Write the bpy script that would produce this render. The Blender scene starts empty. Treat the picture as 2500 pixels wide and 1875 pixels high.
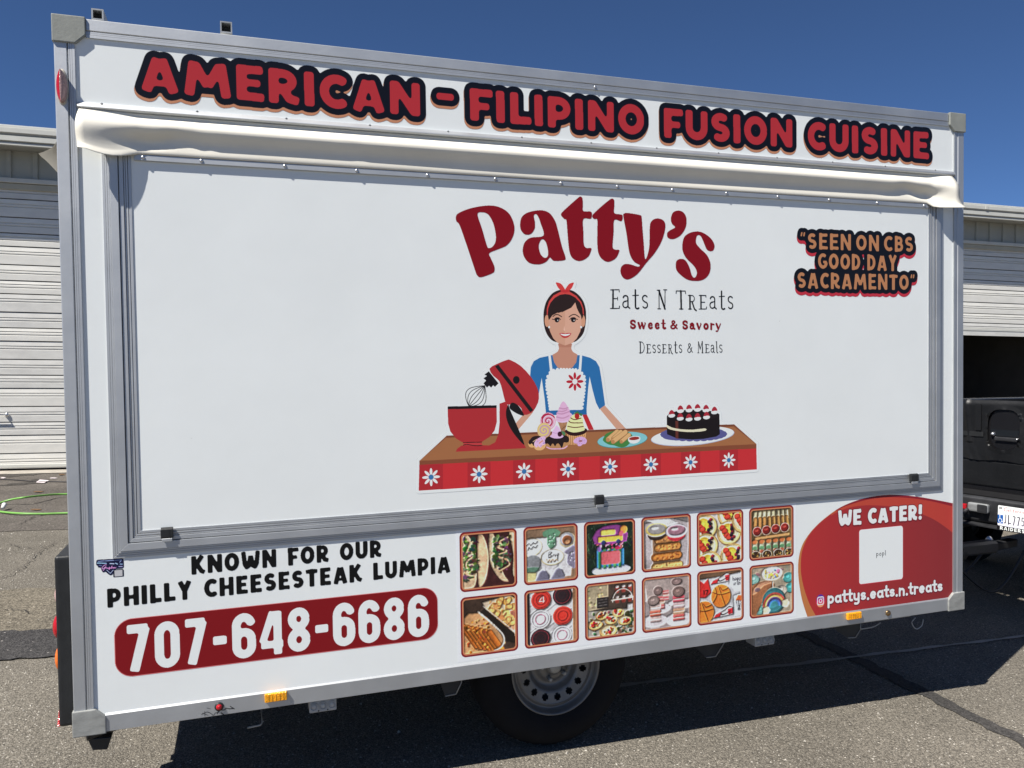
import bpy, bmesh, math, random
import numpy as np
from mathutils import Vector, Matrix

random.seed(7)
rng = np.random.default_rng(7)
SC = bpy.context.scene
COL = SC.collection

# ------------------------------------------------------------------ survey of the place
# trailer frame: x along the service side, y into the trailer, z up (metres)
R_T = np.array([[0.947729745, -0.318781318, -0.013667533],
                [-0.022197995, -0.023141869, -0.999485719],
                [0.318301083, 0.947545738, -0.029008543]])
C_T = np.array([0.526219606, -2.825433656, 1.167356277])
FOC = 1965.2505
LEN, HGT, WID = 3.650, 2.250, 2.10
TILT = math.radians(1.40)            # the hitched trailer stands a little nose-up
LIFT = 0.353347
RW = np.array([[math.cos(TILT), 0, -math.sin(TILT)], [0, 1, 0], [math.sin(TILT), 0, math.cos(TILT)]])
CAM = RW @ C_T + np.array([0, 0, LIFT])
YP = 0.006                           # depth of the white skin behind the aluminium frame


def q(px, py, y=YP):
    """survey point of the photograph -> (x, z) on the trailer plane y"""
    d = R_T.T @ np.array([(px - 1250) / FOC, (py - 937.5) / FOC, 1.0])
    k = (y - C_T[1]) / d[1]
    p = C_T + k * d
    return (float(p[0]), float(p[2]))


def qw(px, py, z=0.0):
    """survey point -> world ground point at height z"""
    d = RW @ (R_T.T @ np.array([(px - 1250) / FOC, (py - 937.5) / FOC, 1.0]))
    k = (z - CAM[2]) / d[2]
    p = CAM + k * d
    return (float(p[0]), float(p[1]))


# ------------------------------------------------------------------ camera
cam = bpy.data.cameras.new('camera')
cam.sensor_width = 36.0
cam.lens = FOC / 2500 * 36
cam.clip_start = 0.05
cam.clip_end = 2000
camo = bpy.data.objects.new('camera', cam)
COL.objects.link(camo)
RC = RW @ R_T.T                      # columns: camera right, down, forward in world
m = Matrix([[RC[0, 0], -RC[0, 1], -RC[0, 2], CAM[0]],
            [RC[1, 0], -RC[1, 1], -RC[1, 2], CAM[1]],
            [RC[2, 0], -RC[2, 1], -RC[2, 2], CAM[2]],
            [0, 0, 0, 1]])
camo.matrix_world = m
SC.camera = camo

# ------------------------------------------------------------------ sky, sun, exposure
SUN = Vector((0.70, 0.335, -1.0)).normalized()       # travel direction of the light
EL = math.asin(-SUN.z)
world = bpy.data.worlds.new('World')
SC.world = world
world.use_nodes = True
wn = world.node_tree
for n in list(wn.nodes):
    wn.nodes.remove(n)
sky = wn.nodes.new('ShaderNodeTexSky')
sky.sky_type = 'NISHITA'
sky.sun_disc = False
sky.sun_elevation = EL
sky.sun_rotation = math.atan2(-SUN.x, -SUN.y)
sky.altitude = 4500
sky.air_density = 1.0
sky.dust_density = 0.0
sky.ozone_density = 10.0
bg = wn.nodes.new('ShaderNodeBackground')
bg.inputs['Strength'].default_value = 0.059
wo = wn.nodes.new('ShaderNodeOutputWorld')
wn.links.new(sky.outputs[0], bg.inputs[0])
wn.links.new(bg.outputs[0], wo.inputs[0])

sun = bpy.data.lights.new('sun', 'SUN')
sun.energy = 4.8
sun.angle = math.radians(0.53)
sun.color = (1.0, 0.955, 0.89)
suno = bpy.data.objects.new('sun', sun)
suno.rotation_euler = SUN.to_track_quat('-Z', 'Y').to_euler()
suno.location = (-8, -6, 14)
COL.objects.link(suno)

SC.view_settings.view_transform = 'Standard'
SC.view_settings.look = 'None'
SC.view_settings.exposure = 0.7
SC.view_settings.gamma = 1.0
SC.view_settings.use_curve_mapping = False


# ------------------------------------------------------------------ materials
def lin(c):
    c = np.asarray(c, float) / 255.0
    return np.where(c <= 0.04045, c / 12.92, ((c + 0.055) / 1.055) ** 2.4)


def enc(v):
    v = np.clip(v, 0, 1)
    return np.where(v <= 0.0031308, v * 12.92, 1.055 * v ** (1 / 2.4) - 0.055)


def mat(name, col, rough=0.5, metal=0.0, var=0.0, vscale=6.0, bump=0.0, bscale=60.0, spec=0.5, trans=0.0, stretch=None, speck=0.0):
    mt = bpy.data.materials.new(name)
    mt.use_nodes = True
    nt = mt.node_tree
    b = nt.nodes['Principled BSDF']
    b.inputs['Base Color'].default_value = (*col, 1)
    b.inputs['Roughness'].default_value = rough
    b.inputs['Metallic'].default_value = metal
    b.inputs['Specular IOR Level'].default_value = spec
    if trans:
        b.inputs['Transmission Weight'].default_value = trans
    tc = nt.nodes.new('ShaderNodeTexCoord')
    mp = nt.nodes.new('ShaderNodeMapping')
    if stretch:
        mp.inputs['Scale'].default_value = stretch
    nt.links.new(tc.outputs['Object'], mp.inputs[0])
    if var:
        no = nt.nodes.new('ShaderNodeTexNoise')
        no.inputs['Scale'].default_value = vscale
        no.inputs['Detail'].default_value = 6
        no.inputs['Roughness'].default_value = 0.62
        nt.links.new(mp.outputs[0], no.inputs[0])
        mr = nt.nodes.new('ShaderNodeMapRange')
        mr.inputs['From Min'].default_value = 0.3
        mr.inputs['From Max'].default_value = 0.7
        mr.inputs['To Min'].default_value = 1 - var
        mr.inputs['To Max'].default_value = 1 + var
        nt.links.new(no.outputs[0], mr.inputs[0])
        mx = nt.nodes.new('ShaderNodeVectorMath')
        mx.operation = 'MULTIPLY'
        mx.inputs[0].default_value = col
        nt.links.new(mr.outputs[0], mx.inputs[1])
        out = mx.outputs[0]
        if speck:
            vo = nt.nodes.new('ShaderNodeTexVoronoi')
            vo.inputs['Scale'].default_value = 9
            nt.links.new(mp.outputs[0], vo.inputs[0])
            lt = nt.nodes.new('ShaderNodeMath')
            lt.operation = 'LESS_THAN'
            lt.inputs[1].default_value = speck
            nt.links.new(vo.outputs['Distance'], lt.inputs[0])
            mm = nt.nodes.new('ShaderNodeMix')
            mm.data_type = 'RGBA'
            nt.links.new(lt.outputs[0], mm.inputs[0])
            nt.links.new(out, mm.inputs[6])
            mm.inputs[7].default_value = (col[0] * .4, col[1] * .38, col[2] * .34, 1)
            out = mm.outputs[2]
        nt.links.new(out, b.inputs['Base Color'])
        rr = nt.nodes.new('ShaderNodeMapRange')
        rr.inputs['To Min'].default_value = max(0.03, rough - 0.08)
        rr.inputs['To Max'].default_value = min(1, rough + 0.08)
        nt.links.new(no.outputs[0], rr.inputs[0])
        nt.links.new(rr.outputs[0], b.inputs['Roughness'])
    if bump:
        n2 = nt.nodes.new('ShaderNodeTexNoise')
        n2.inputs['Scale'].default_value = bscale
        n2.inputs['Detail'].default_value = 4
        nt.links.new(mp.outputs[0], n2.inputs[0])
        bp = nt.nodes.new('ShaderNodeBump')
        bp.inputs['Strength'].default_value = bump
        bp.inputs['Distance'].default_value = 0.01
        nt.links.new(n2.outputs[0], bp.inputs['Height'])
        nt.links.new(bp.outputs[0], b.inputs['Normal'])
    return mt


M = {}
M['skin'] = mat('white_skin', (0.79, 0.82, 0.805), 0.40, 0, 0.026, 2.2, 0.03, 9, spec=0.4, speck=0.014)
M['skin2'] = mat('white_side', (0.78, 0.79, 0.80), 0.5, 0, 0.03, 2)
M['alu'] = mat('anodised_aluminium', (0.53, 0.545, 0.555), 0.60, 0.96, 0.06, 5, 0.02, 90)
M['alu_dark'] = mat('groove_aluminium', (0.16, 0.17, 0.18), 0.6, 0.3)
M['cap'] = mat('grey_cast_cap', (0.25, 0.26, 0.235), 0.62, 0.0, 0.12, 22, 0.05, 120)
M['cap_low'] = mat('scuffed_cap', (0.27, 0.275, 0.26), 0.6, 0.0, 0.30, 14, 0.05, 120, stretch=(1, 1, 2.2))
M['cloth'] = mat('cream_vinyl_cloth', (0.79, 0.755, 0.655), 0.72, 0, 0.05, 3.2, 0.022, 130, spec=0.25)
M['black'] = mat('black_plastic', (0.012, 0.013, 0.014), 0.5, 0, 0.2, 20, 0.05, 90)
M['rubber'] = mat('tyre_rubber', (0.009, 0.009, 0.010), 0.85, 0, 0.2, 18, 0.1, 60, spec=0.2)
M['rim'] = mat('silver_steel_rim', (0.19, 0.185, 0.175), 0.48, 0.55, 0.14, 14, 0.03, 50)
M['steel'] = mat('galvanised_steel', (0.36, 0.37, 0.37), 0.5, 0.6, 0.15, 14)
M['chrome'] = mat('bright_screw', (0.60, 0.61, 0.63), 0.36, 1.0)
M['under'] = mat('dark_underside', (0.035, 0.035, 0.034), 0.8, 0, 0.3, 6)
M['outlet'] = mat('grey_outlet_box', (0.42, 0.43, 0.43), 0.55, 0.1, 0.12, 20)
M['amber'] = mat('amber_reflector', (0.85, 0.36, 0.01), 0.16, 0, 0.25, 55, 0.35, 260)
M['red_lens'] = mat('red_lens', (0.42, 0.008, 0.015), 0.12, 0, 0.2, 40, 0.25, 200)
M['orange_lens'] = mat('orange_lens', (0.75, 0.16, 0.02), 0.12, 0, 0.2, 40, 0.2, 200)
M['clear_lens'] = mat('clear_lens', (0.46, 0.30, 0.28), 0.1, 0, 0.3, 60, 0.4, 240)
M['brass'] = mat('brass_plug', (0.30, 0.20, 0.10), 0.3, 0.9, 0.1, 20)
M['wood'] = mat('tan_base', (0.50, 0.46, 0.38), 0.6, 0, 0.1, 20)
M['paint_black'] = mat('black_truck_paint', (0.008, 0.008, 0.009), 0.22, 0, 0.1, 3, spec=0.5)
M['vinyl'] = mat('black_vinyl_cover', (0.0075, 0.008, 0.009), 0.40, 0, 0.25, 5, 0.25, 16, spec=0.35)
M['glass'] = mat('dark_glass', (0.01, 0.012, 0.014), 0.05, 0, spec=0.6)
M['bumper'] = mat('dark_bumper', (0.03, 0.031, 0.034), 0.45, 0.2, 0.3, 9, 0.1, 30)
M['slat'] = mat('cream_steel_slat', (0.70, 0.685, 0.625), 0.5, 0, 0.10, 2.2, 0.02, 30, stretch=(1, 1, 3.5))
M['slat_b'] = mat('dusty_steel_slat', (0.63, 0.62, 0.575), 0.55, 0, 0.12, 3.0, 0.02, 30, stretch=(1, 1, 3.5))
M['siding'] = mat('grey_green_siding', (0.36, 0.365, 0.33), 0.6, 0, 0.06, 3)
M['trim'] = mat('beige_trim', (0.55, 0.55, 0.50), 0.55, 0, 0.06, 4)
M['head'] = mat('tan_door_head', (0.42, 0.39, 0.30), 0.6, 0, 0.08, 4)
M['roof'] = mat('pale_metal_roof', (0.62, 0.62, 0.60), 0.45, 0.1, 0.05, 2)
M['inside'] = mat('dark_interior', (0.06, 0.057, 0.05), 0.9, 0, 0.2, 2)
M['hose'] = mat('green_hose', (0.17, 0.40, 0.075), 0.45, 0, 0.08, 20)
M['cable'] = mat('black_cable', (0.015, 0.014, 0.016), 0.6)
M['paper'] = mat('pinkish_paper', (0.72, 0.64, 0.64), 0.8, 0, 0.05, 30)
M['white_plastic'] = mat('white_plastic', (0.75, 0.75, 0.72), 0.5)
M['leaf'] = mat('dry_leaf', (0.20, 0.11, 0.05), 0.8, 0, 0.2, 40)
M['concrete'] = mat('concrete_sill', (0.36, 0.33, 0.28), 0.9, 0, 0.2, 5, 0.3, 60)


# ------------------------------------------------------------------ mesh helpers
class MB:
    """collects simple shapes and links them as one mesh object"""

    def __init__(s):
        s.bm = bmesh.new()

    def box(s, x0, x1, y0, y1, z0, z1, bev=0.0, seg=1):
        vs = [s.bm.verts.new((x, y, z)) for x in (x0, x1) for y in (y0, y1) for z in (z0, z1)]
        fs = []
        for f in ((0, 1, 3, 2), (4, 6, 7, 5), (0, 4, 5, 1), (2, 3, 7, 6), (0, 2, 6, 4), (1, 5, 7, 3)):
            fs.append(s.bm.faces.new([vs[i] for i in f]))
        if bev:
            es = list({e for f in fs for e in f.edges})
            bmesh.ops.bevel(s.bm, geom=es, offset=bev, segments=seg, affect='EDGES', profile=0.6)
        return s

    def prism(s, pts, axis, a0, a1, bev=0.0):
        """pts: 2-D outline; axis 'x','y','z' along which it is extruded from a0 to a1"""
        def P(p, a):
            return {'x': (a, p[0], p[1]), 'y': (p[0], a, p[1]), 'z': (p[0], p[1], a)}[axis]
        va = [s.bm.verts.new(P(p, a0)) for p in pts]
        vb = [s.bm.verts.new(P(p, a1)) for p in pts]
        n = len(pts)
        fs = [s.bm.faces.new(va), s.bm.faces.new(vb)]
        for i in range(n):
            fs.append(s.bm.faces.new((va[i], va[(i + 1) % n], vb[(i + 1) % n], vb[i])))
        if bev:
            es = list({e for f in fs for e in f.edges})
            bmesh.ops.bevel(s.bm, geom=es, offset=bev, segments=2, affect='EDGES', profile=0.6)
        return s

    def tube(s, pts, r, n=8, caps=True):
        pts = [Vector(p) for p in pts]
        rings = []
        for i, p in enumerate(pts):
            a = pts[max(i - 1, 0)]
            b = pts[min(i + 1, len(pts) - 1)]
            t = (b - a).normalized()
            u = t.cross(Vector((0, 0, 1)))
            if u.length < 1e-3:
                u = t.cross(Vector((1, 0, 0)))
            u.normalize()
            v = t.cross(u)
            rr = r[i] if isinstance(r, (list, tuple)) else r
            rings.append([s.bm.verts.new(p + (u * math.cos(2 * math.pi * k / n) + v * math.sin(2 * math.pi * k / n)) * rr) for k in range(n)])
        for a, b in zip(rings, rings[1:]):
            for k in range(n):
                f = s.bm.faces.new((a[k], a[(k + 1) % n], b[(k + 1) % n], b[k]))
                f.smooth = True
        if caps:
            s.bm.faces.new(rings[0])
            s.bm.faces.new(rings[-1])
        return s

    def lathe(s, prof, n=32, axis='y', c=(0, 0, 0), smooth=True):
        """prof: list of (radius, along); turned about the axis through c"""
        rings = []
        for r, a in prof:
            ring = []
            for k in range(n):
                t = 2 * math.pi * k / n
                u, v = r * math.cos(t), r * math.sin(t)
                p = {'y': (u, a, v), 'x': (a, u, v), 'z': (u, v, a)}[axis]
                ring.append(s.bm.verts.new((p[0] + c[0], p[1] + c[1], p[2] + c[2])))
            rings.append(ring)
        for a, b in zip(rings, rings[1:]):
            for k in range(n):
                f = s.bm.faces.new((a[k], a[(k + 1) % n], b[(k + 1) % n], b[k]))
                f.smooth = smooth
        return s

    def dome(s, cx, cy, cz, rx, ry, rz, nu=20, nv=8, axis='-y'):
        """half ellipsoid bulging along the axis"""
        rings = []
        for j in range(nv + 1):
            th = math.pi / 2 * j / nv
            ring = []
            for k in range(nu):
                t = 2 * math.pi * k / nu
                u, v, w = math.cos(th) * math.cos(t), math.cos(th) * math.sin(t), math.sin(th)
                if axis == '-y':
                    p = (cx + rx * u, cy - ry * w, cz + rz * v)
                elif axis == '-x':
                    p = (cx - rx * w, cy + ry * u, cz + rz * v)
                else:
                    p = (cx + rx * u, cy + ry * v, cz + rz * w)
                ring.append(s.bm.verts.new(p))
            rings.append(ring)
        for a, b in zip(rings, rings[1:]):
            for k in range(nu):
                f = s.bm.faces.new((a[k], a[(k + 1) % nu], b[(k + 1) % nu], b[k]))
                f.smooth = True
        return s

    def quad(s, a, b, c, d):
        s.bm.faces.new([s.bm.verts.new(p) for p in (a, b, c, d)])
        return s

    def grid(s, P, smooth=True):
        V = [[s.bm.verts.new(p) for p in row] for row in P]
        for i in range(len(V) - 1):
            for j in range(len(V[0]) - 1):
                f = s.bm.faces.new((V[i][j], V[i + 1][j], V[i + 1][j + 1], V[i][j + 1]))
                f.smooth = smooth
        return s

    def build(s, name, material, parent=None, label=None):
        bmesh.ops.remove_doubles(s.bm, verts=s.bm.verts, dist=1e-6)
        bmesh.ops.recalc_face_normals(s.bm, faces=s.bm.faces)
        me = bpy.data.meshes.new(name)
        s.bm.to_mesh(me)
        s.bm.free()
        me.materials.append(material)
        o = bpy.data.objects.new(name, me)
        COL.objects.link(o)
        if parent:
            o.parent = parent
        if label:
            o['label'] = label
        return o


def thing(name, label, cat, loc=(0, 0, 0), rot=(0, 0, 0), group=None):
    o = bpy.data.objects.new(name, None)
    o.empty_display_size = 0.2
    COL.objects.link(o)
    o.location = loc
    o.rotation_euler = rot
    tag(o, label, cat, group)
    return o


def tag(o, label, cat, group=None, kind=None):
    o['label'] = label
    if cat:
        o['category'] = cat
    if group:
        o['group'] = group
    if kind:
        o['kind'] = kind
    return o


def dup(o, parent, loc):
    c = o.copy()
    COL.objects.link(c)
    c.parent = parent
    c.location = loc
    return c


# ------------------------------------------------------------------ print shop: flat vinyl prints
def cat_mull(pts, n=6, closed=True):
    P = np.array(pts, float)
    N = len(P)
    out = []
    for i in range(N if closed else N - 1):
        if closed:
            p0, p1, p2, p3 = P[(i - 1) % N], P[i], P[(i + 1) % N], P[(i + 2) % N]
        else:
            p0, p1, p2, p3 = P[max(i - 1, 0)], P[i], P[i + 1], P[min(i + 2, N - 1)]
        for k in range(n):
            t = k / n
            out.append(0.5 * ((2 * p1) + (-p0 + p2) * t + (2 * p0 - 5 * p1 + 4 * p2 - p3) * t * t + (-p0 + 3 * p1 - 3 * p2 + p3) * t ** 3))
    if not closed:
        out.append(P[-1])
    return np.array(out)


def blur(mk, sig):
    a = mk.astype(np.float32)
    r = max(1, int(sig * 2.6))
    k = np.exp(-0.5 * (np.arange(-r, r + 1) / sig) ** 2)
    k /= k.sum()
    for ax in (0, 1):
        p = np.pad(a, [(r, r) if i == ax else (0, 0) for i in (0, 1)])
        o = np.zeros_like(a)
        n = a.shape[ax]
        for i, w in enumerate(k):
            o += w * (p[i:i + n] if ax == 0 else p[:, i:i + n])
        a = o
    return a


def dilate(mk, r):
    r = int(round(r))
    H, W = mk.shape
    out = np.zeros((H, W), bool)
    base = np.pad(mk, ((r, r), (r + 1, r))).astype(np.int32).cumsum(1)
    for dy in range(-r, r + 1):
        w = int(math.sqrt(r * r - dy * dy))
        rows = base[r + dy:r + dy + H]
        out |= (rows[:, r + 1 + w:r + 1 + w + W] - rows[:, r - w:r - w + W]) > 0
    return out


class Cv:
    def __init__(s, x0, z0, x1, z1, res, bgc=(255, 255, 255), a=0.0):
        s.x0, s.z0, s.res = x0, z0, res
        s.W = max(4, int(round((x1 - x0) * res)))
        s.H = max(4, int(round((z1 - z0) * res)))
        s.x1 = x0 + s.W / res
        s.z1 = z0 + s.H / res
        s.rgb = np.empty((s.H, s.W, 3), np.float32)
        s.rgb[:] = bgc
        s.a = np.full((s.H, s.W), a, np.float32)
        s.X = x0 + (np.arange(s.W) + 0.5) / res
        s.Z = z0 + (np.arange(s.H) + 0.5) / res

    def new(s):
        return np.zeros((s.H, s.W), bool)

    def _sl(s, xa, xb, za, zb):
        i0 = max(0, int((xa - s.x0) * s.res) - 1)
        i1 = min(s.W, int((xb - s.x0) * s.res) + 2)
        j0 = max(0, int((za - s.z0) * s.res) - 1)
        j1 = min(s.H, int((zb - s.z0) * s.res) + 2)
        return slice(j0, max(j0, j1)), slice(i0, max(i0, i1))

    def poly(s, m_, pts, val=True):
        P = np.asarray(pts, float)
        sl = s._sl(P[:, 0].min(), P[:, 0].max(), P[:, 1].min(), P[:, 1].max())
        x = s.X[sl[1]][None, :]
        z = s.Z[sl[0]][:, None]
        if x.size == 0 or z.size == 0:
            return m_
        ins = np.zeros((z.size, x.size), bool)
        Q = np.roll(P, -1, 0)
        for (xa, za), (xb, zb) in zip(P, Q):
            if za == zb:
                continue
            c = (za > z) != (zb > z)
            xi = xa + (z - za) / (zb - za) * (xb - xa)
            ins ^= c & (x < xi)
        if val:
            m_[sl] |= ins
        else:
            m_[sl] &= ~ins
        return m_

    def ell(s, m_, cx, cz, rx, rz, rot=0.0, val=True):
        R_ = max(rx, rz)
        sl = s._sl(cx - R_, cx + R_, cz - R_, cz + R_)
        x = s.X[sl[1]][None, :] - cx
        z = s.Z[sl[0]][:, None] - cz
        if x.size == 0 or z.size == 0:
            return m_
        c, n = math.cos(rot), math.sin(rot)
        u = (x * c + z * n) / rx
        v = (-x * n + z * c) / rz
        k = u * u + v * v <= 1
        if val:
            m_[sl] |= k
        else:
            m_[sl] &= ~k
        return m_

    def stroke(s, m_, pts, w0, w1=None, flat=False):
        w1 = w0 if w1 is None else w1
        P = [np.asarray(p, float) for p in pts]
        n = len(P) - 1
        for i in range(n):
            a, b = P[i], P[i + 1]
            d = b - a
            L = np.hypot(*d)
            if L < 1e-9:
                continue
            nn = np.array([-d[1], d[0]]) / L
            wa = (w0 + (w1 - w0) * i / n) / 2
            wb = (w0 + (w1 - w0) * (i + 1) / n) / 2
            s.poly(m_, [a + nn * wa, b + nn * wb, b - nn * wb, a - nn * wa])
            if i < n - 1 or not flat:
                s.ell(m_, b[0], b[1], wb, wb)
            if i == 0 and not flat:
                s.ell(m_, a[0], a[1], wa, wa)
        return m_

    def fill(s, mk, c, alpha=1.0):
        if mk.dtype == bool:
            if alpha == 1.0:
                s.rgb[mk] = c
                s.a[mk] = 1
            else:
                s.rgb[mk] = s.rgb[mk] * (1 - alpha) + np.array(c, np.float32) * alpha
                s.a[mk] = np.maximum(s.a[mk], alpha)
        else:
            k = (mk * alpha)[..., None]
            s.rgb[:] = s.rgb * (1 - k) + np.array(c, np.float32) * k
            s.a[:] = np.maximum(s.a, mk)
        return s

    def P(s, pts, c, smooth=0, alpha=1.0):
        if smooth:
            pts = cat_mull(pts, smooth)
        return s.fill(s.poly(s.new(), pts), c, alpha)

    def E(s, cx, cz, rx, rz, c, rot=0.0, alpha=1.0):
        return s.fill(s.ell(s.new(), cx, cz, rx, rz, rot), c, alpha)

    def S(s, pts, w, c, w1=None, smooth=0, flat=False, alpha=1.0):
        if smooth:
            pts = cat_mull(pts, smooth, False)
        return s.fill(s.stroke(s.new(), pts, w, w1, flat), c, alpha)


def decal(cv, name, parent, y, label=None, cell=0.012, sub=None, rough=0.36, gain=1.18, O=None, U=None, V=None):
    """one thin vinyl print: a sheet cut to the print's outline, its print as a generated image"""
    H, W = cv.H, cv.W
    rgb = enc(np.minimum(lin(np.clip(cv.rgb, 0, 255)) * gain, np.array((0.79, 0.82, 0.805))))
    px = np.empty((H, W, 4), np.float32)
    px[..., :3] = rgb
    px[..., 3] = cv.a
    im = bpy.data.images.new(name + '_print', W, H, alpha=True)
    im.alpha_mode = 'CHANNEL_PACKED'
    im.pixels.foreach_set(px.ravel())
    im.update()
    im.pack()
    mt = bpy.data.materials.new(name + '_print')
    mt.use_nodes = True
    nt = mt.node_tree
    b = nt.nodes['Principled BSDF']
    b.inputs['Roughness'].default_value = rough
    b.inputs['Specular IOR Level'].default_value = 0.22
    tx = nt.nodes.new('ShaderNodeTexImage')
    tx.image = im
    tx.extension = 'EXTEND'
    nt.links.new(tx.outputs['Color'], b.inputs['Base Color'])
    nt.links.new(tx.outputs['Alpha'], b.inputs['Alpha'])
    parts = sub or [(cv.x0, cv.x1, name, label)]
    made = []
    for xa, xb, nm, lb in parts:
        cp = max(2, int(cell * cv.res))
        ia, ib = int((xa - cv.x0) * cv.res), int((xb - cv.x0) * cv.res)
        verts, faces, uvs = [], [], []
        for j in range(0, H, cp):
            j1 = min(H, j + cp)
            run = None
            occ = []
            for i in range(ia, ib, cp):
                occ.append(cv.a[j:j1, i:min(ib, i + cp)].max() > 0.02)
            i = 0
            while i < len(occ):
                if occ[i]:
                    k = i
                    while k < len(occ) and occ[k]:
                        k += 1
                    p0, p1 = ia + i * cp, min(ib, ia + k * cp)
                    n = len(verts)
                    for (pi, pj) in ((p0, j), (p1, j), (p1, j1), (p0, j1)):
                        u, v = cv.x0 + pi / cv.res, cv.z0 + pj / cv.res
                        if O is None:
                            verts.append((u, y, v))
                        else:
                            verts.append(tuple(np.array(O) + np.array(U) * u + np.array(V) * v))
                        uvs.append((pi / W, pj / H))
                    faces.append((n, n + 1, n + 2, n + 3))
                    i = k
                else:
                    i += 1
        me = bpy.data.meshes.new(nm)
        me.from_pydata(verts, [], faces)
        uv = me.uv_layers.new(name='UVMap')
        uv.data.foreach_set('uv', np.array(uvs, np.float32).ravel())
        me.materials.append(mt)
        o = bpy.data.objects.new(nm, me)
        COL.objects.link(o)
        o.parent = parent
        if lb:
            o['label'] = lb
        made.append(o)
    return made


# ------------------------------------------------------------------ hand-drawn alphabets (centre-line strokes)
def arc(cx, cy, rx, ry, a0, a1, n=14):
    return [(cx + rx * math.cos(math.radians(a0 + (a1 - a0) * i / n)), cy + ry * math.sin(math.radians(a0 + (a1 - a0) * i / n))) for i in range(n + 1)]


def S_curve(cx, rx, yt, yb, ry):
    return arc(cx, yt, rx, ry, 35, 270, 12)[:-1] + arc(cx, yb, rx, ry, 90, -145, 12)


CH = {
    'A': (.86, [([(.14, 0), (.39, .93)], 1), ([(.72, 0), (.47, .93)], 1), ([(.28, .25), (.58, .25)], .62)]),
    'B': (.70, [([(.15, 0), (.15, 1)], 1), ([(.15, .88)] + arc(.36, .70, .17, .18, 90, -90, 8) + [(.15, .52)], .85), ([(.15, .52)] + arc(.38, .32, .20, .20, 90, -90, 8) + [(.15, .12)], .9)]),
    'C': (.72, [(arc(.43, .5, .29, .37, 48, 312, 18), 1)]),
    'D': (.76, [([(.15, 0), (.15, 1)], 1), ([(.15, .87), (.3, .87)] + arc(.33, .5, .28, .37, 80, -80, 12) + [(.3, .13), (.15, .13)], .95)]),
    'E': (.68, [([(.16, 0), (.16, 1)], 1.05), ([(.16, .87), (.64, .89)], .88), ([(.16, .51), (.58, .51)], .76), ([(.16, .13), (.66, .11)], .88)]),
    'F': (.64, [([(.16, 0), (.15, 1)], 1.05), ([(.16, .87), (.64, .88)], .88), ([(.16, .46), (.55, .46)], .8)]),
    'G': (.78, [(arc(.43, .5, .29, .37, 48, 330, 18) + [(.68, .42)], .95), ([(.44, .44), (.74, .44)], .75)]),
    'H': (.80, [([(.15, 0), (.15, 1)], 1), ([(.65, 0), (.65, 1)], 1), ([(.15, .46), (.65, .46)], .78)]),
    'I': (.32, [([(.16, 0), (.15, 1)], 1.05)]),
    'J': (.5, [([(.34, 1), (.34, .32)] + arc(.2, .3, .14, .2, 0, -140, 8), .9)]),
    'K': (.78, [([(.15, 0), (.15, 1)], 1), ([(.2, .42), (.62, 1)], .95), ([(.34, .52), (.56, .16), (.74, .08)], .92)]),
    'L': (.62, [([(.16, 1), (.16, 0)], 1.05), ([(.16, .13), (.62, .14)], .9)]),
    'M': (1.06, [([(.13, 0), (.24, .96)], .98), ([(.93, 0), (.82, .96)], .98), ([(.26, .9), (.53, .28)], .92), ([(.80, .9), (.53, .28)], .92)]),
    'N': (.84, [([(.15, 0), (.15, 1)], .95), ([(.69, 0), (.69, 1)], .95), ([(.18, .92), (.66, .08)], .95)]),
    'O': (.84, [(arc(.42, .5, .28, .37, 0, 360, 24), 1)]),
    'P': (.72, [([(.15, 0), (.15, 1)], 1.02), ([(.15, .87), (.3, .87)] + arc(.36, .63, .22, .24, 85, -85, 10) + [(.3, .39), (.15, .39)], .92)]),
    'R': (.76, [([(.15, 0), (.15, 1)], 1.02), ([(.15, .87), (.3, .87)] + arc(.36, .66, .22, .21, 85, -85, 10) + [(.3, .45), (.15, .45)], .9), ([(.34, .46), (.50, .16), (.72, .10)], .92)]),
    'S': (.68, [(S_curve(.34, .20, .685, .315, .185), .95)]),
    'T': (.72, [([(.36, 0), (.36, .9)], 1.05), ([(.02, .85), (.36, .89), (.70, .85)], .88)]),
    'U': (.78, [([(.15, 1), (.15, .4)] + arc(.39, .4, .24, .27, 180, 360, 12) + [(.63, 1)], 1)]),
    'W': (1.08, [([(.12, 1), (.2, .3), (.3, .13), (.42, .2), (.54, .75)], .92), ([(.96, 1), (.88, .3), (.78, .13), (.66, .2), (.54, .75)], .92)]),
    'Y': (.76, [([(.13, 1), (.38, .48)], .98), ([(.63, 1), (.38, .48)], .98), ([(.38, .52), (.38, 0)], 1)]),
    '!': (.34, [([(.18, 1), (.16, .36)], 1.0), ([(.16, .13), (.161, .13)], 1, 'dot')]),
    '-': (.62, [([(.08, .46), (.54, .46)], .8)]),
    '"': (.42, [([(.14, 1.02), (.08, .76)], .5), ([(.32, 1.02), (.26, .76)], .5)]),
    '7': (.6, [([(.06, .89), (.54, .89)], .9), ([(.5, .86), (.24, 0)], .95)]),
    '5': (.6, [([(.54, .9), (.14, .9), (.12, .52)], .8), (arc(.28, .34, .23, .24, 100, -140, 12), .85)]),
    '0': (.66, [(arc(.33, .5, .2, .38, 0, 360, 20), .9)]),
    '&': (.8, [([(.72, .1), (.24, .66)] + arc(.36, .76, .14, .14, 200, -20, 8) + [(.2, .42)] + arc(.34, .25, .2, .17, 150, 350, 10) + [(.66, .48)], .75)]),
}
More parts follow.
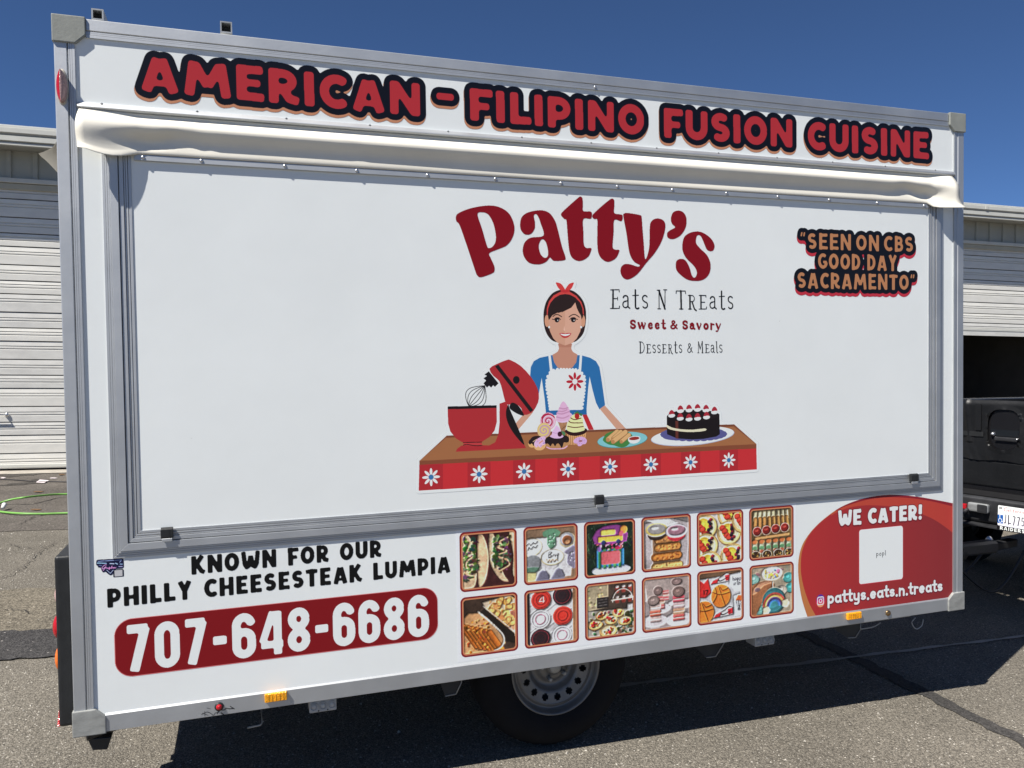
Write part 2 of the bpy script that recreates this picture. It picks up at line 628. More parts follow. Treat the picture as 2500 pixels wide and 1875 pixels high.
NUM = {   # condensed rounded figures
    '7': (.50, [([(.03, .91), (.45, .91)], 1), ([(.40, .93), (.16, 0)], 1.02)]),
    '0': (.52, [(arc(.26, .72, .165, .19, 0, 180, 10) + arc(.26, .28, .165, .19, 180, 360, 10) + [(.425, .72)], 1)]),
    '6': (.52, [(arc(.26, .72, .165, .19, 8, 180, 10) + [(.095, .3)], 1), (arc(.26, .42, .165, .16, 0, 180, 10) + arc(.26, .26, .165, .17, 180, 360, 10) + [(.425, .42)], 1)]),
    '4': (.54, [([(.30, .97), (.06, .29)], .85), ([(.03, .235), (.52, .235)], .9), ([(.40, 0), (.40, .97)], .95), ([(.30, .92), (.44, .92)], .6)]),
    '8': (.52, [(arc(.26, .74, .155, .17, 0, 360, 18), .98), (arc(.26, .27, .165, .18, 0, 360, 18), 1)]),
    '-': (.36, [([(.03, .46), (.33, .46)], 1)]),
}
LOW = {   # soft rounded lower case, x-height .62
    'p': (.50, [([(.09, -.30), (.09, .58)], 1), (arc(.25, .31, .16, .24, 150, -150, 14), 1)]),
    'a': (.50, [(arc(.23, .30, .16, .24, 30, 330, 14), 1), ([(.40, .56), (.40, .10), (.45, .06)], 1)]),
    't': (.36, [([(.17, .92), (.17, .2)] + arc(.27, .17, .10, .11, 180, 300, 5), 1), ([(.02, .60), (.33, .60)], .9)]),
    'y': (.50, [([(.09, .56), (.09, .3)] + arc(.245, .28, .155, .2, 180, 350, 8), 1), ([(.40, .56), (.40, -.1)] + arc(.24, -.12, .16, .15, 0, -130, 8), 1)]),
    's': (.42, [(S_curve(.21, .13, .42, .19, .12), .95)]),
    'e': (.50, [([(.10, .30), (.39, .33)] + arc(.245, .31, .155, .24, 10, 310, 14), 1)]),
    'n': (.50, [([(.09, .0), (.09, .58)], 1), ([(.09, .32)] + arc(.25, .34, .155, .2, 170, 0, 8) + [(.405, .0)], 1)]),
    'r': (.36, [([(.09, .0), (.09, .58)], 1), ([(.09, .34)] + arc(.23, .36, .14, .18, 170, 50, 6), 1)]),
    '.': (.20, [([(.10, .03), (.101, .03)], 1.2, 'dot')]),
    'o': (.50, [(arc(.25, .30, .16, .24, 0, 360, 16), 1)]),
    'l': (.2, [([(.1, 0), (.1, .95)], 1)]),
    'u': (.50, [([(.09, .58), (.09, .28)] + arc(.25, .26, .16, .2, 180, 360, 8) + [(.41, .58)], 1)]),
    'i': (.2, [([(.1, 0), (.1, .55)], 1), ([(.1, .8), (.101, .8)], 1.1, 'dot')]),
    'f': (.34, [([(.14, -.1), (.14, .8)] + arc(.24, .8, .1, .12, 180, 40, 5), 1), ([(.02, .5), (.3, .5)], .8)]),
    'm': (.74, [([(.08, 0), (.08, .56)], 1), ([(.08, .34)] + arc(.22, .36, .13, .18, 170, 0, 7) + [(.35, 0)], 1), ([(.35, .34)] + arc(.5, .36, .14, .18, 170, 0, 7) + [(.64, 0)], 1)]),
    'h': (.5, [([(.09, 0), (.09, .95)], 1), ([(.09, .32)] + arc(.25, .34, .155, .2, 170, 0, 8) + [(.405, .0)], 1)]),
    'C': (.66, [(arc(.38, .48, .3, .42, 55, 310, 14), 1)]),
    'S': (.6, [(S_curve(.3, .19, .66, .26, .19), 1)]),
    'w': (.74, [([(.05, .58), (.2, .06), (.36, .5), (.52, .06), (.68, .58)], 1)]),
    'v': (.5, [([(.05, .58), (.24, .05), (.44, .58)], 1)]),
    '&': (.74, [([(.66, .05), (.22, .62)] + arc(.34, .72, .14, .14, 200, -20, 8) + [(.2, .4)] + arc(.32, .22, .2, .17, 150, 350, 10) + [(.6, .44)], .9)]),
    'd': (.5, [(arc(.23, .30, .16, .24, 30, 330, 14), 1), ([(.40, .95), (.40, .02)], 1)]),
    'g': (.5, [(arc(.23, .30, .16, .24, 30, 330, 14), 1), ([(.40, .56), (.40, -.1)] + arc(.24, -.12, .16, .15, 0, -130, 8), 1)]),
    'k': (.5, [([(.09, 0), (.09, .95)], 1), ([(.12, .26), (.42, .58)], 1), ([(.2, .34), (.44, 0)], 1)]),
}
SER = {   # thin whimsical serif capitals and small letters
    'E': (.62, [([(.16, .02), (.18, .98)], 2), ([(.02, .98), (.56, 1.0), (.57, .88)], 1), ([(.17, .52), (.46, .53), (.46, .6)], 1), ([(.46, .53), (.46, .45)], 1), ([(.0, .0), (.56, .01), (.58, .13)], 1)]),
    'a': (.52, [(arc(.22, .56, .15, .13, 170, 0, 8) + [(.37, .1), (.48, .02)], 1.6), (arc(.21, .22, .17, .17, 80, 330, 10), 1.4), ([(.21, .40), (.37, .42)], 1)]),
    't': (.46, [([(.2, 1.0), (.2, .12)] + arc(.32, .1, .12, .1, 180, 320, 6), 1.8), ([(.03, .70), (.40, .72)], 1)]),
    's': (.46, [(S_curve(.23, .16, .55, .20, .16), 1.5)]),
    'N': (.72, [([(.14, 0), (.14, .98)], 1), ([(.14, .98), (.52, .0)], 2.2), ([(.52, 0), (.54, 1.02)], 1), ([(.02, 1.0), (.2, 1.0)], 1), ([(.44, 1.03), (.66, 1.03)], 1), ([(.05, 0), (.24, 0)], 1)]),
    'T': (.66, [([(.0, .84), (.02, .98), (.62, .98), (.64, .84)], 1), ([(.32, .98), (.34, .0)], 2.2), ([(.22, 0), (.46, 0)], 1)]),
    'R': (.60, [([(.14, .0), (.14, .74)], 2.0), ([(.03, .74), (.26, .74)] + arc(.28, .57, .16, .17, 90, -90, 8) + [(.14, .4)], 1), ([(.28, .4), (.44, .0), (.56, -.08)], 1.8), ([(.04, 0), (.25, 0)], 1)]),
    'e': (.60, [([(.16, .02), (.16, .74)], 2), ([(.04, .75), (.5, .75), (.5, .66)], 1), ([(.16, .38), (.42, .38)], 1), ([(.02, .0), (.52, .01), (.54, .12)], 1)]),
    'D': (.72, [([(.16, 0), (.16, .98)], 2), ([(.02, .98), (.2, .98)] + arc(.24, .5, .38, .48, 88, -88, 12) + [(.02, .02)], 1.2)]),
    'M': (.84, [([(.14, 0), (.16, .98)], 1), ([(.16, .98), (.38, .35)], 2.0), ([(.38, .35), (.64, 1.02)], 1), ([(.64, 1.02), (.66, 0)], 2), ([(.04, 0), (.24, 0)], 1), ([(.56, 0), (.76, 0)], 1)]),
    'l': (.30, [([(.12, 1.0), (.14, .06), (.26, .0)], 1.8), ([(.03, .98), (.14, 1.0)], 1)]),
    '&': (.74, [([(.70, .05), (.24, .6)] + arc(.34, .70, .12, .13, 200, -20, 8) + [(.2, .4)] + arc(.30, .22, .2, .18, 150, 350, 10) + [(.62, .48)], 1.4)]),
}


BOLD = {   # fat and thin strokes
    'S': (.62, [(S_curve(.31, .19, .66, .24, .19), 1.35), ([(.5, .78), (.5, .66)], 1.0), ([(.12, .1), (.12, .26)], 1.0)]),
    'w': (.86, [([(.10, .60), (.24, .06)], 1.5), ([(.26, .04), (.42, .60)], .7), ([(.42, .60), (.56, .06)], 1.5), ([(.58, .04), (.74, .56), (.70, .62)], .8)]),
    'e': (.54, [(arc(.27, .31, .17, .26, 60, 320, 14), 1.35), ([(.16, .30), (.42, .36), (.42, .48), (.34, .57)], .6)]),
    't': (.42, [([(.19, .92), (.19, .14), (.28, .05), (.38, .08)], 1.45), ([(.02, .60), (.38, .60)], .7)]),
    'a': (.58, [(arc(.23, .22, .14, .17, 60, 330, 10), 1.2), ([(.12, .52), (.26, .62), (.38, .52), (.40, .10), (.5, .04)], 1.35)]),
    'v': (.56, [([(.08, .60), (.25, .05)], 1.5), ([(.27, .04), (.46, .56), (.42, .62)], .8)]),
    'o': (.58, [(arc(.29, .31, .17, .26, 100, 260, 10), 1.5), (arc(.29, .31, .17, .26, -80, 80, 10), 1.5)]),
    'r': (.46, [([(.12, .60), (.12, .02)], 1.5), ([(.14, .40), (.26, .58), (.36, .54)], .9), ([(.37, .52), (.371, .52)], 1.2)]),
    'y': (.58, [([(.08, .60), (.26, .08)], 1.5), ([(.48, .60), (.30, .08), (.18, -.22), (.06, -.20)], .8), ([(.07, -.2), (.071, -.2)], 1.1)]),
    '&': (.76, [([(.68, .05), (.24, .60)] + arc(.34, .74, .13, .13, 200, -20, 8) + [(.22, .42)], 1.0), (arc(.30, .22, .2, .18, 100, 350, 10) + [(.64, .46)], 1.1)]),
}


def text(cv, s_, x0, x1, zb, zt, font, wt, smooth=0.0, gap=0.06, flat=True, space=0.4, slope=0.0, xh=None):
    """mask of a line of lettering fitted between x0 and x1, base line zb, cap height to zt"""
    adv, pos = 0.0, []
    for ch in s_:
        if ch == ' ':
            adv += space
            continue
        pos.append((ch, adv))
        adv += font[ch][0] + gap
    adv -= gap
    sx, sz = (x1 - x0) / adv, (zt - zb)
    mk = cv.new()
    for ch, a in pos:
        for st in font[ch][1]:
            pts, wm = st[0], st[1]
            P = [(x0 + (a + p[0]) * sx, zb + p[1] * sz + slope * (a + p[0]) * sx) for p in pts]
            fl = flat and len(st) < 3
            cv.stroke(mk, P, wt * wm * sz, None, fl)
    if smooth:
        mk = blur(mk, smooth * sz * cv.res) > 0.5
    return mk


# ------------------------------------------------------------------ the ground
def asphalt(name, dark, light, stone, scale, bump=0.6, big=0.18, stone_t=0.11):
    mt = bpy.data.materials.new(name)
    mt.use_nodes = True
    nt = mt.node_tree
    N = nt.nodes.new
    Lk = nt.links.new
    b = nt.nodes['Principled BSDF']
    b.inputs['Roughness'].default_value = 0.88
    b.inputs['Specular IOR Level'].default_value = 0.25
    tc = N('ShaderNodeTexCoord')
    v1 = N('ShaderNodeTexVoronoi')
    v1.inputs['Scale'].default_value = scale
    v1.inputs['Randomness'].default_value = 1.0
    Lk(tc.outputs['Object'], v1.inputs[0])
    r1 = N('ShaderNodeValToRGB')
    r1.color_ramp.elements[0].color = (*dark, 1)
    r1.color_ramp.elements[1].color = (*light, 1)
    r1.color_ramp.elements[0].position = 0.15
    r1.color_ramp.elements[1].position = 0.85
    Lk(v1.outputs['Color'], r1.inputs[0])
    n1 = N('ShaderNodeTexNoise')
    n1.inputs['Scale'].default_value = scale * 0.55
    n1.inputs['Detail'].default_value = 5
    n1.inputs['Roughness'].default_value = 0.7
    Lk(tc.outputs['Object'], n1.inputs[0])
    m1 = N('ShaderNodeMapRange')
    m1.inputs['From Min'].default_value = 0.36
    m1.inputs['From Max'].default_value = 0.62
    m1.inputs['To Min'].default_value = 0.56
    m1.inputs['To Max'].default_value = 1.18
    Lk(n1.outputs[0], m1.inputs[0])
    x1 = N('ShaderNodeVectorMath')
    x1.operation = 'MULTIPLY'
    Lk(r1.outputs[0], x1.inputs[0])
    Lk(m1.outputs[0], x1.inputs[1])
    # pale aggregate stones
    v2 = N('ShaderNodeTexVoronoi')
    v2.inputs['Scale'].default_value = scale * 0.36
    Lk(tc.outputs['Object'], v2.inputs[0])
    sp = N('ShaderNodeSeparateColor')
    Lk(v2.outputs['Color'], sp.inputs[0])
    lt = N('ShaderNodeMath')
    lt.operation = 'LESS_THAN'
    lt.inputs[1].default_value = 0.26
    Lk(v2.outputs['Distance'], lt.inputs[0])
    l2 = N('ShaderNodeMath')
    l2.operation = 'LESS_THAN'
    l2.inputs[1].default_value = stone_t
    Lk(sp.outputs[0], l2.inputs[0])
    mu = N('ShaderNodeMath')
    mu.operation = 'MULTIPLY'
    Lk(lt.outputs[0], mu.inputs[0])
    Lk(l2.outputs[0], mu.inputs[1])
    mx = N('ShaderNodeMix')
    mx.data_type = 'RGBA'
    Lk(mu.outputs[0], mx.inputs[0])
    Lk(x1.outputs[0], mx.inputs[6])
    mx.inputs[7].default_value = (*stone, 1)
    # broad wear and dust
    n2 = N('ShaderNodeTexNoise')
    n2.inputs['Scale'].default_value = 0.9
    n2.inputs['Detail'].default_value = 7
    n2.inputs['Roughness'].default_value = 0.65
    Lk(tc.outputs['Object'], n2.inputs[0])
    m2 = N('ShaderNodeMapRange')
    m2.inputs['From Min'].default_value = 0.3
    m2.inputs['From Max'].default_value = 0.7
    m2.inputs['To Min'].default_value = 1 - big
    m2.inputs['To Max'].default_value = 1 + big
    Lk(n2.outputs[0], m2.inputs[0])
    x2 = N('ShaderNodeVectorMath')
    x2.operation = 'MULTIPLY'
    Lk(mx.outputs[2], x2.inputs[0])
    Lk(m2.outputs[0], x2.inputs[1])
    Lk(x2.outputs[0], b.inputs['Base Color'])
    bp = N('ShaderNodeBump')
    bp.inputs['Strength'].default_value = bump
    bp.inputs['Distance'].default_value = 0.006
    ad = N('ShaderNodeMath')
    ad.operation = 'SUBTRACT'
    Lk(n1.outputs[0], ad.inputs[0])
    Lk(v1.outputs['Distance'], ad.inputs[1])
    Lk(ad.outputs[0], bp.inputs['Height'])
    Lk(bp.outputs[0], b.inputs['Normal'])
    return mt


M['asphalt'] = asphalt('worn_asphalt', (0.094, 0.085, 0.070), (0.262, 0.237, 0.194), (0.44, 0.41, 0.35), 185, 0.7, 0.2, 0.09)
M['asphalt_old'] = asphalt('smooth_old_asphalt', (0.088, 0.078, 0.068), (0.148, 0.131, 0.112), (0.3, 0.28, 0.24), 95, 0.35, 0.26, 0.03)
M['asphalt_dust'] = asphalt('sandy_asphalt', (0.092, 0.081, 0.062), (0.235, 0.206, 0.156), (0.36, 0.32, 0.26), 110, 0.5, 0.25, 0.05)
M['asphalt_new'] = asphalt('dark_patch_asphalt', (0.030, 0.029, 0.030), (0.085, 0.081, 0.078), (0.3, 0.28, 0.26), 120, 0.8, 0.25, 0.05)
M['tar'] = asphalt('crack_sealant', (0.040, 0.038, 0.036), (0.075, 0.071, 0.066), (0.3, 0.28, 0.25), 140, 0.4, 0.25, 0.03)
M['stain'] = asphalt('oil_stained_asphalt', (0.04, 0.036, 0.032), (0.085, 0.077, 0.068), (0.12, 0.11, 0.1), 95, 0.3)


def sheet(name, outline, z, material, kind='structure', label=None):
    me = bpy.data.meshes.new(name)
    me.from_pydata([(x, y, z) for x, y in outline], [], [tuple(range(len(outline)))])
    me.materials.append(material)
    o = bpy.data.objects.new(name, me)
    COL.objects.link(o)
    o['kind'] = kind
    if label:
        o['label'] = label
    return o


def ragged(pts, amp, step=0.12):
    """outline with frayed edges"""
    out = []
    n = len(pts)
    for i in range(n):
        a, b = np.array(pts[i], float), np.array(pts[(i + 1) % n], float)
        L = np.linalg.norm(b - a)
        k = max(1, min(160, int(L / step)))
        for j in range(k):
            p = a + (b - a) * j / k
            out.append((p[0] + random.uniform(-amp, amp), p[1] + random.uniform(-amp, amp)))
    return out


sheet('ground', [(-160, -160), (160, -160), (160, 160), (-160, 160)], 0.0, M['asphalt'], label='worn grey brown asphalt yard')
ya = qw(80, 1283)[1]
sheet('old_asphalt', ragged([(-14, ya), (26, ya - 0.9), (26, 10.6), (-14, 10.6)], 0.03, 0.35), 0.004, M['asphalt_old'], label='smoother grey asphalt in front of the roll-up doors')
# sandy band and dark patch behind the trailer, at the left
a0, a1 = qw(0, 1455), qw(150, 1440)
b0, b1 = qw(150, 1536), qw(0, 1546)
sheet('sandy_strip', ragged([(a0[0] - 3, a0[1] + .5), (a1[0] + 3, a1[1] - .3), (b0[0] + 3, b0[1] - .35), (b1[0] - 3, b1[1] + .3)], 0.035, 0.16), 0.004, M['asphalt_dust'])
c0, c1 = qw(150, 1604), qw(0, 1613)
sheet('asphalt_patch', ragged([(b1[0] - 3, b1[1] + .3), (b0[0] + 1.2, b0[1] - .12), (c0[0] + 1.2, c0[1] - .10), (c1[0] - 3, c1[1] + .25)], 0.015, 0.05), 0.008, M['asphalt_new'], label='dark strip of newer asphalt')
# crack sealant running out of the shade at the lower right
e0, e1 = qw(2252, 1690), qw(2520, 1822)
dx, dy = e1[0] - e0[0], e1[1] - e0[1]
p0 = (e0[0] - dx * 3, e0[1] - dy * 3)
p1 = (e1[0] + dx * 3, e1[1] + dy * 3)
nn = np.array([-dy, dx]) / math.hypot(dx, dy) * 0.042
L_ = [(p0[0] + (p1[0] - p0[0]) * t, p0[1] + (p1[1] - p0[1]) * t) for t in np.linspace(0, 1, 90)]
lft = [(p[0] + nn[0] * (1 + .35 * random.uniform(-1, 1)), p[1] + nn[1] * (1 + .35 * random.uniform(-1, 1))) for p in L_]
rgt = [(p[0] - nn[0] * (1 + .35 * random.uniform(-1, 1)), p[1] - nn[1] * (1 + .35 * random.uniform(-1, 1))) for p in L_]
sheet('crack_sealant', lft + rgt[::-1], 0.004, M['tar'], label='dark tar crack seal line')
f0, f1 = qw(2305, 1574), qw(2520, 1571)
sheet('pavement_joint', ragged([(f0[0] - 2.2, f0[1] - .01), (f1[0] + 4, f1[1] + .02), (f1[0] + 4, f1[1] + .045), (f0[0] - 2.2, f0[1] + .02)], 0.008, 0.08), 0.008, M['concrete'])


def ribbon(name, pts, w, z, material):
    P = [np.array(p, float) for p in pts]
    a, b = [], []
    for i, p in enumerate(P):
        t = P[min(i + 1, len(P) - 1)] - P[max(i - 1, 0)]
        t = np.array([-t[1], t[0]]) / (np.hypot(*t) + 1e-9)
        ww = w * random.uniform(0.4, 1.1) * (0.25 if i in (0, len(P) - 1) else 1)
        a.append(p + t * ww)
        b.append(p - t * ww)
    return sheet(name, [tuple(p) for p in a + b[::-1]], z, material)


for trace in ([(-30, 1425), (40, 1400), (60, 1385), (85, 1363), (110, 1340), (140, 1322)], [(50, 1283), (70, 1270), (90, 1262), (130, 1255)],
              [(20, 1330), (70, 1342), (130, 1330)], [(-20, 1500), (30, 1490), (90, 1500)]):
    W_ = [qw(*p) for p in trace]
    fine = []
    for a, b in zip(W_, W_[1:]):
        for k in range(8):
            t = k / 8
            fine.append((a[0] + (b[0] - a[0]) * t + random.uniform(-.02, .02), a[1] + (b[1] - a[1]) * t + random.uniform(-.02, .02)))
    ribbon('pavement_crack', fine, 0.0045, 0.0125, M['stain'])
for (px, py, rx, ry) in ((50, 1159, .30, .22), (60, 1181, .16, .08), (30, 1185, .18, .06), (97, 1172, .10, .05)):
    x, y = qw(px, py)
    sheet('oil_stain', [(x + rx * (1 + .25 * math.sin(3 * t + px)) * math.cos(t), y + ry * (1 + .3 * math.cos(5 * t + py)) * math.sin(t)) for t in np.linspace(0, 2 * math.pi, 40)[:-1]], 0.008, M['stain'])

# ------------------------------------------------------------------ storage building behind
BA = math.radians(-2.6)
B = thing('storage_building', 'long cream metal storage building with roll-up doors behind the trailer', 'building', (-2.2866, 10.0655, 0), (0, 0, BA))
EAVE_Z0, EAVE_Z1, OVER = 4.45, 4.70, 0.44
S0, S1 = -6.0, 26.0
doors = [(-2.55, 1.35), (4.2, 8.1), (9.0, 12.9), (14.0, 18.4), (19.4, 23.3)]
# wall: piers between doors, header above, box behind
w = MB()
edges = [S0] + [v for d in doors for v in d] + [S1]
for a, b in zip(edges[0::2], edges[1::2]):
    w.box(a, b, 0.06, 0.24, 0, 4.02)
w.box(S0, S1, 0.05, 0.24, 4.02, 4.6)
w.build('wall', M['siding'], B)
w = MB()
w.box(S0, S1, 9.8, 10.0, 0, 4.6)
w.box(S0, S0 + .2, 0.24, 9.8, 0, 4.6)
w.box(S1 - .2, S1, 0.24, 9.8, 0, 4.6)
w.box(S0 + .2, S1 - .2, 0.24, 9.8, 4.5, 4.6)
for a in (2.8, 8.55, 13.45, 18.85):
    w.box(a, a + .1, 0.25, 9.8, 0.0, 4.5)
w.build('inner_wall', M['inside'], B)
MB().prism([(-OVER + .012, EAVE_Z1 - .01), (-OVER + .012, EAVE_Z1 + .02), (5, EAVE_Z1 + .55), (10.5, EAVE_Z1), (10.5, EAVE_Z1 - .06), (5, EAVE_Z1 + .45)], 'x', S0, S1).build('roof', M['roof'], B)
# eave gutter: three stepped steel strips as in the photograph, and its soffit
h = (EAVE_Z1 - EAVE_Z0)
MB().prism([(-OVER, EAVE_Z1), (-OVER - .02, EAVE_Z1), (-OVER - .02, EAVE_Z1 - .10 * h), (-OVER - .035, EAVE_Z1 - .12 * h), (-OVER - .035, EAVE_Z1 - .36 * h), (-OVER + .02, EAVE_Z1 - .50 * h), (-OVER - .02, EAVE_Z1 - .52 * h),
            (-OVER - .02, EAVE_Z1 - .78 * h), (-OVER + .03, EAVE_Z1 - .86 * h), (-OVER - .005, EAVE_Z1 - .88 * h), (-OVER - .005, EAVE_Z0), (-OVER + .05, EAVE_Z0), (-OVER + .05, EAVE_Z1)], 'x', S0, S1).build('gutter', M['trim'], B)
MB().box(S0, S1, -OVER + .06, 0.05, EAVE_Z0 + .03, EAVE_Z0 + .05).build('soffit', M['siding'], B)
for s in np.arange(S0 + .5, S1, 3.1):
    MB().box(s, s + .06, -OVER - .041, -OVER - .0355, EAVE_Z1 - .36 * h, EAVE_Z1 - .12 * h).build('gutter_joint', M['trim'], B)
bt = MB().prism([(-.04, 0.05), (-.03, 0.018), (.03, 0.018), (.04, 0.05)], 'z', 4.095, EAVE_Z0 + .028).build('wall_batten', M['siding'], B)
bt.location = (-0.295 - 0.330 * 17, 0, 0)
for i in range(1, 96):
    dup(bt, B, (-0.295 + 0.330 * (i - 17), 0, 0))
# door heads and curtains
CYC = [(0.255, (.062, .100)), (0.220, (.072, .110)), (0.185, (.045, .088))]      # slat height, grooves from its top


def slat_mesh(hh, gr, length, kind):
    """one interlocking steel slat with two pressed grooves"""
    pr = [(0.040, 0.0), (0.003, -0.006)]
    for g in gr:
        pr += [(-.003, -g), (0.013, -g - .001), (0.013, -g - .005), (-.003, -g - .019)]
    pr += [(-.003, -hh + .012), (-.003, -hh + .009), (0.040, -hh + .008)]
    bm = bmesh.new()
    a = [bm.verts.new((0, p[0], p[1])) for p in pr]
    b = [bm.verts.new((length, p[0], p[1])) for p in pr]
    for i in range(len(pr) - 1):
        bm.faces.new((a[i], b[i], b[i + 1], a[i + 1]))
    me = bpy.data.meshes.new('slat')
    bm.to_mesh(me)
    bm.free()
    me.materials.append(M[kind])
    return me


def roll_door(s0, s1, bottom, phase=0, off=0.0):
    ln = s1 - s0
    back = MB().box(s0, s1, 0.045, 0.052, bottom + .02, 4.02).build('roll_up_door', M['under'], B)
    hd = MB().box(s0 - .06, s1 + .06, -0.03, 0.045, 3.93, 4.02, .008).build('door_head', M['head'], back)
    MB().box(s0 - .06, s1 + .06, -0.055, 0.04, 4.024, 4.09, .006).build('head_flashing', M['trim'], back)
    MB().box(s0, s1, -0.01, 0.043, bottom, bottom + .05, .006).build('bottom_bar', M['trim'], back)
    MB().box(s0 - .07, s0 - .003, -0.02, 0.058, 0, 3.93).build('door_track', M['trim'], back)
    MB().box(s1 + .003, s1 + .07, -0.02, 0.058, 0, 3.93).build('door_track', M['trim'], back)
    mesh = [slat_mesh(hh, gr, ln, 'slat' if k != 1 else 'slat_b') for k, (hh, gr) in enumerate(CYC)]
    mesh2 = [slat_mesh(hh, gr, ln, 'slat_b' if k != 1 else 'slat') for k, (hh, gr) in enumerate(CYC)]
    z = 3.991 + off
    i = phase + 2
    while z > bottom + .06:
        hh = CYC[i % 3][0]
        me = (mesh if (i * 7 + phase) % 5 < 3 else mesh2)[i % 3]
        o = bpy.data.objects.new('slat', me)
        COL.objects.link(o)
        o.parent = back
        zz = max(z, bottom + .05 + hh * .0)
        o.location = (s0, random.uniform(-.0015, .0015), zz)
        z -= hh
        i += 1
    return back


d0 = roll_door(*doors[0], 0.05)
for d in (1, 2, 4):
    roll_door(*doors[d], 0.05)
roll_door(*doors[3], 2.33)
# lift handle on the left door
hz, hs = 0.80, -0.285
MB().tube([(hs - .30, -.012, hz), (hs - .30, -.06, hz), (hs - .06, -.06, hz), (hs - .06, -.012, hz)], .011, 6).build('door_handle', M['chrome'], d0)
MB().dome(hs - .03, -.015, hz, .025, .02, .03, 12, 4).build('lock', M['chrome'], d0)
# things in the dark of the open door: a rack of shelves and a leaning ladder
rk = thing('shelf_rack', 'dim shelving rack inside the half open garage door', 'rack', tuple(B.matrix_basis @ Vector((15.6, 4.0, 0))), (0, 0, BA))
for x in (0, 2.2):
    MB().box(x, x + .06, 0, .06, 0, 3).build('upright', M['steel'], rk)
for z in (.4, 1.2, 2.0, 2.8):
    MB().box(0, 2.26, .005, .6, z, z + .05).build('shelf', M['wood'], rk)
# concrete sill in front of the doors
p = [B.matrix_basis @ Vector(v) for v in ((S0, 0.06, 0), (S1, 0.06, 0), (S1, -0.36, 0), (S0, -0.36, 0))]
sill = sheet('concrete_sill', [(v.x, v.y) for v in p], 0.012, M['concrete'], label='pale concrete sill along the garage doors')

# ------------------------------------------------------------------ the food trailer
T = thing('food_trailer', 'white box food trailer with aluminium frame, printed menu photos and red lettering', 'food trailer', (0, 0, LIFT), (0, -TILT, 0))
cx = (LEN, HGT)
FW = 0.056
# white skin, body and other sides
side = MB().box(FW - .004, LEN - FW + .004, YP, 0.03, FW - .004, HGT - FW + .004).build('side_panel', M['skin'], T)
MB().box(0.012, LEN - 0.012, 0.04, WID - 0.01, 0.012, HGT - 0.012).build('body', M['skin2'], T)
MB().box(0.02, LEN - 0.02, 0.06, WID - 0.06, HGT - 0.011, HGT + 0.012, .01).build('roof', M['roof'], T)
MB().box(0.03, LEN - .03, 0.05, WID - .05, -0.012, 0.011).build('floor', M['under'], T)
# aluminium rails and corner posts, each with its pressed grooves
zt = HGT


def post(x_out, sgn, name='corner_post'):
    o = MB()
    w0 = .037
    a, b = x_out, x_out + sgn * w0
    o.box(min(a, b), max(a, b), 0.0, 0.05, .058, zt - .058, .0028)
    for u0, u1, yy in ((.0395, .0435, .0006), (.0443, .0495, .0004), (.0502, .0575, .0)):
        c, d = x_out + sgn * u0, x_out + sgn * u1
        o.box(min(c, d), max(c, d), yy, 0.02, .0585, zt - .0585)
    r = o.build(name, M['alu'], T)
    c, d = x_out + sgn * .038, x_out + sgn * .057
    MB().box(min(c, d), max(c, d), .0022, .019, .059, zt - .059).build('post_groove', M['alu_dark'], r)
    return r


post(0.0, 1)
post(LEN, -1)
tr = MB()
tr.box(.09, LEN - .09, 0.0, 0.05, zt - .0365, zt, .0022)
for u0, u1, yy in ((.0385, .0425, .0008), (.0432, .0482, .0005), (.049, .0575, .0)):
    tr.box(.09, LEN - .09, yy, .02, zt - u1, zt - u0)
tro = tr.build('top_rail', M['alu'], T)
MB().box(.09, LEN - .09, .0024, .019, zt - .057, zt - .037).build('rail_groove', M['alu_dark'], tro)
br = MB().prism([(-.0005, .001), (-.0005, .0525), (.0055, .0575), (.05, .0575), (.05, 0), (.0008, 0)], 'x', .09, LEN - .085).build('bottom_rail', M['alu'], T)
# far-side, rear and front frame members
for x0, x1 in ((0, .05), (LEN - .05, LEN)):
    MB().box(x0, x1, WID - .05, WID, .05, zt - .05, .003).build('corner_post', M['alu'], T)
    MB().box(x0, x1, .0505, WID - .0505, zt - .055, zt - .0005, .003).build('end_rail', M['alu'], T)
    MB().box(x0, x1, .0505, WID - .0505, .0005, .055, .003).build('end_rail', M['alu'], T)
MB().box(.06, LEN - .06, WID - .05, WID, zt - .056, zt, .003).build('top_rail', M['alu'], T)
MB().box(.06, LEN - .06, WID - .05, WID, 0, .056, .003).build('bottom_rail', M['alu'], T)


# cast corner caps with the chamfered inner corner
def cap(left, top, face, label):
    wx, wz = (.090, .080) if top else (.092, .078)
    if not left:
        wx = .088 if top else .090
    ch = .028
    out = [(-.004, -.004), (wx, -.004), (wx, wz - ch), (wx - ch * 1.05, wz), (-.004, wz)]
    P = []
    for u, v in out:
        P.append((u if left else LEN - u, HGT - v if top else v))
    return MB().prism(P, 'y', -.0065, .066, .0030).build('corner_cap', face, T, label)


cap(True, True, M['cap'], 'grey corner cap at the top of the rear post')
cap(False, True, M['cap'], 'grey corner cap at the top front corner')
cap(True, False, M['cap_low'], 'scuffed grey corner cap at the bottom of the rear post')
cap(False, False, M['cap_low'], 'pale corner cap at the bottom front corner')

# awning track above the hatch
def zline(pa, pb, y=YP):
    a, b = q(*pa, y=y), q(*pb, y=y)
    return (a[1] + b[1]) / 2


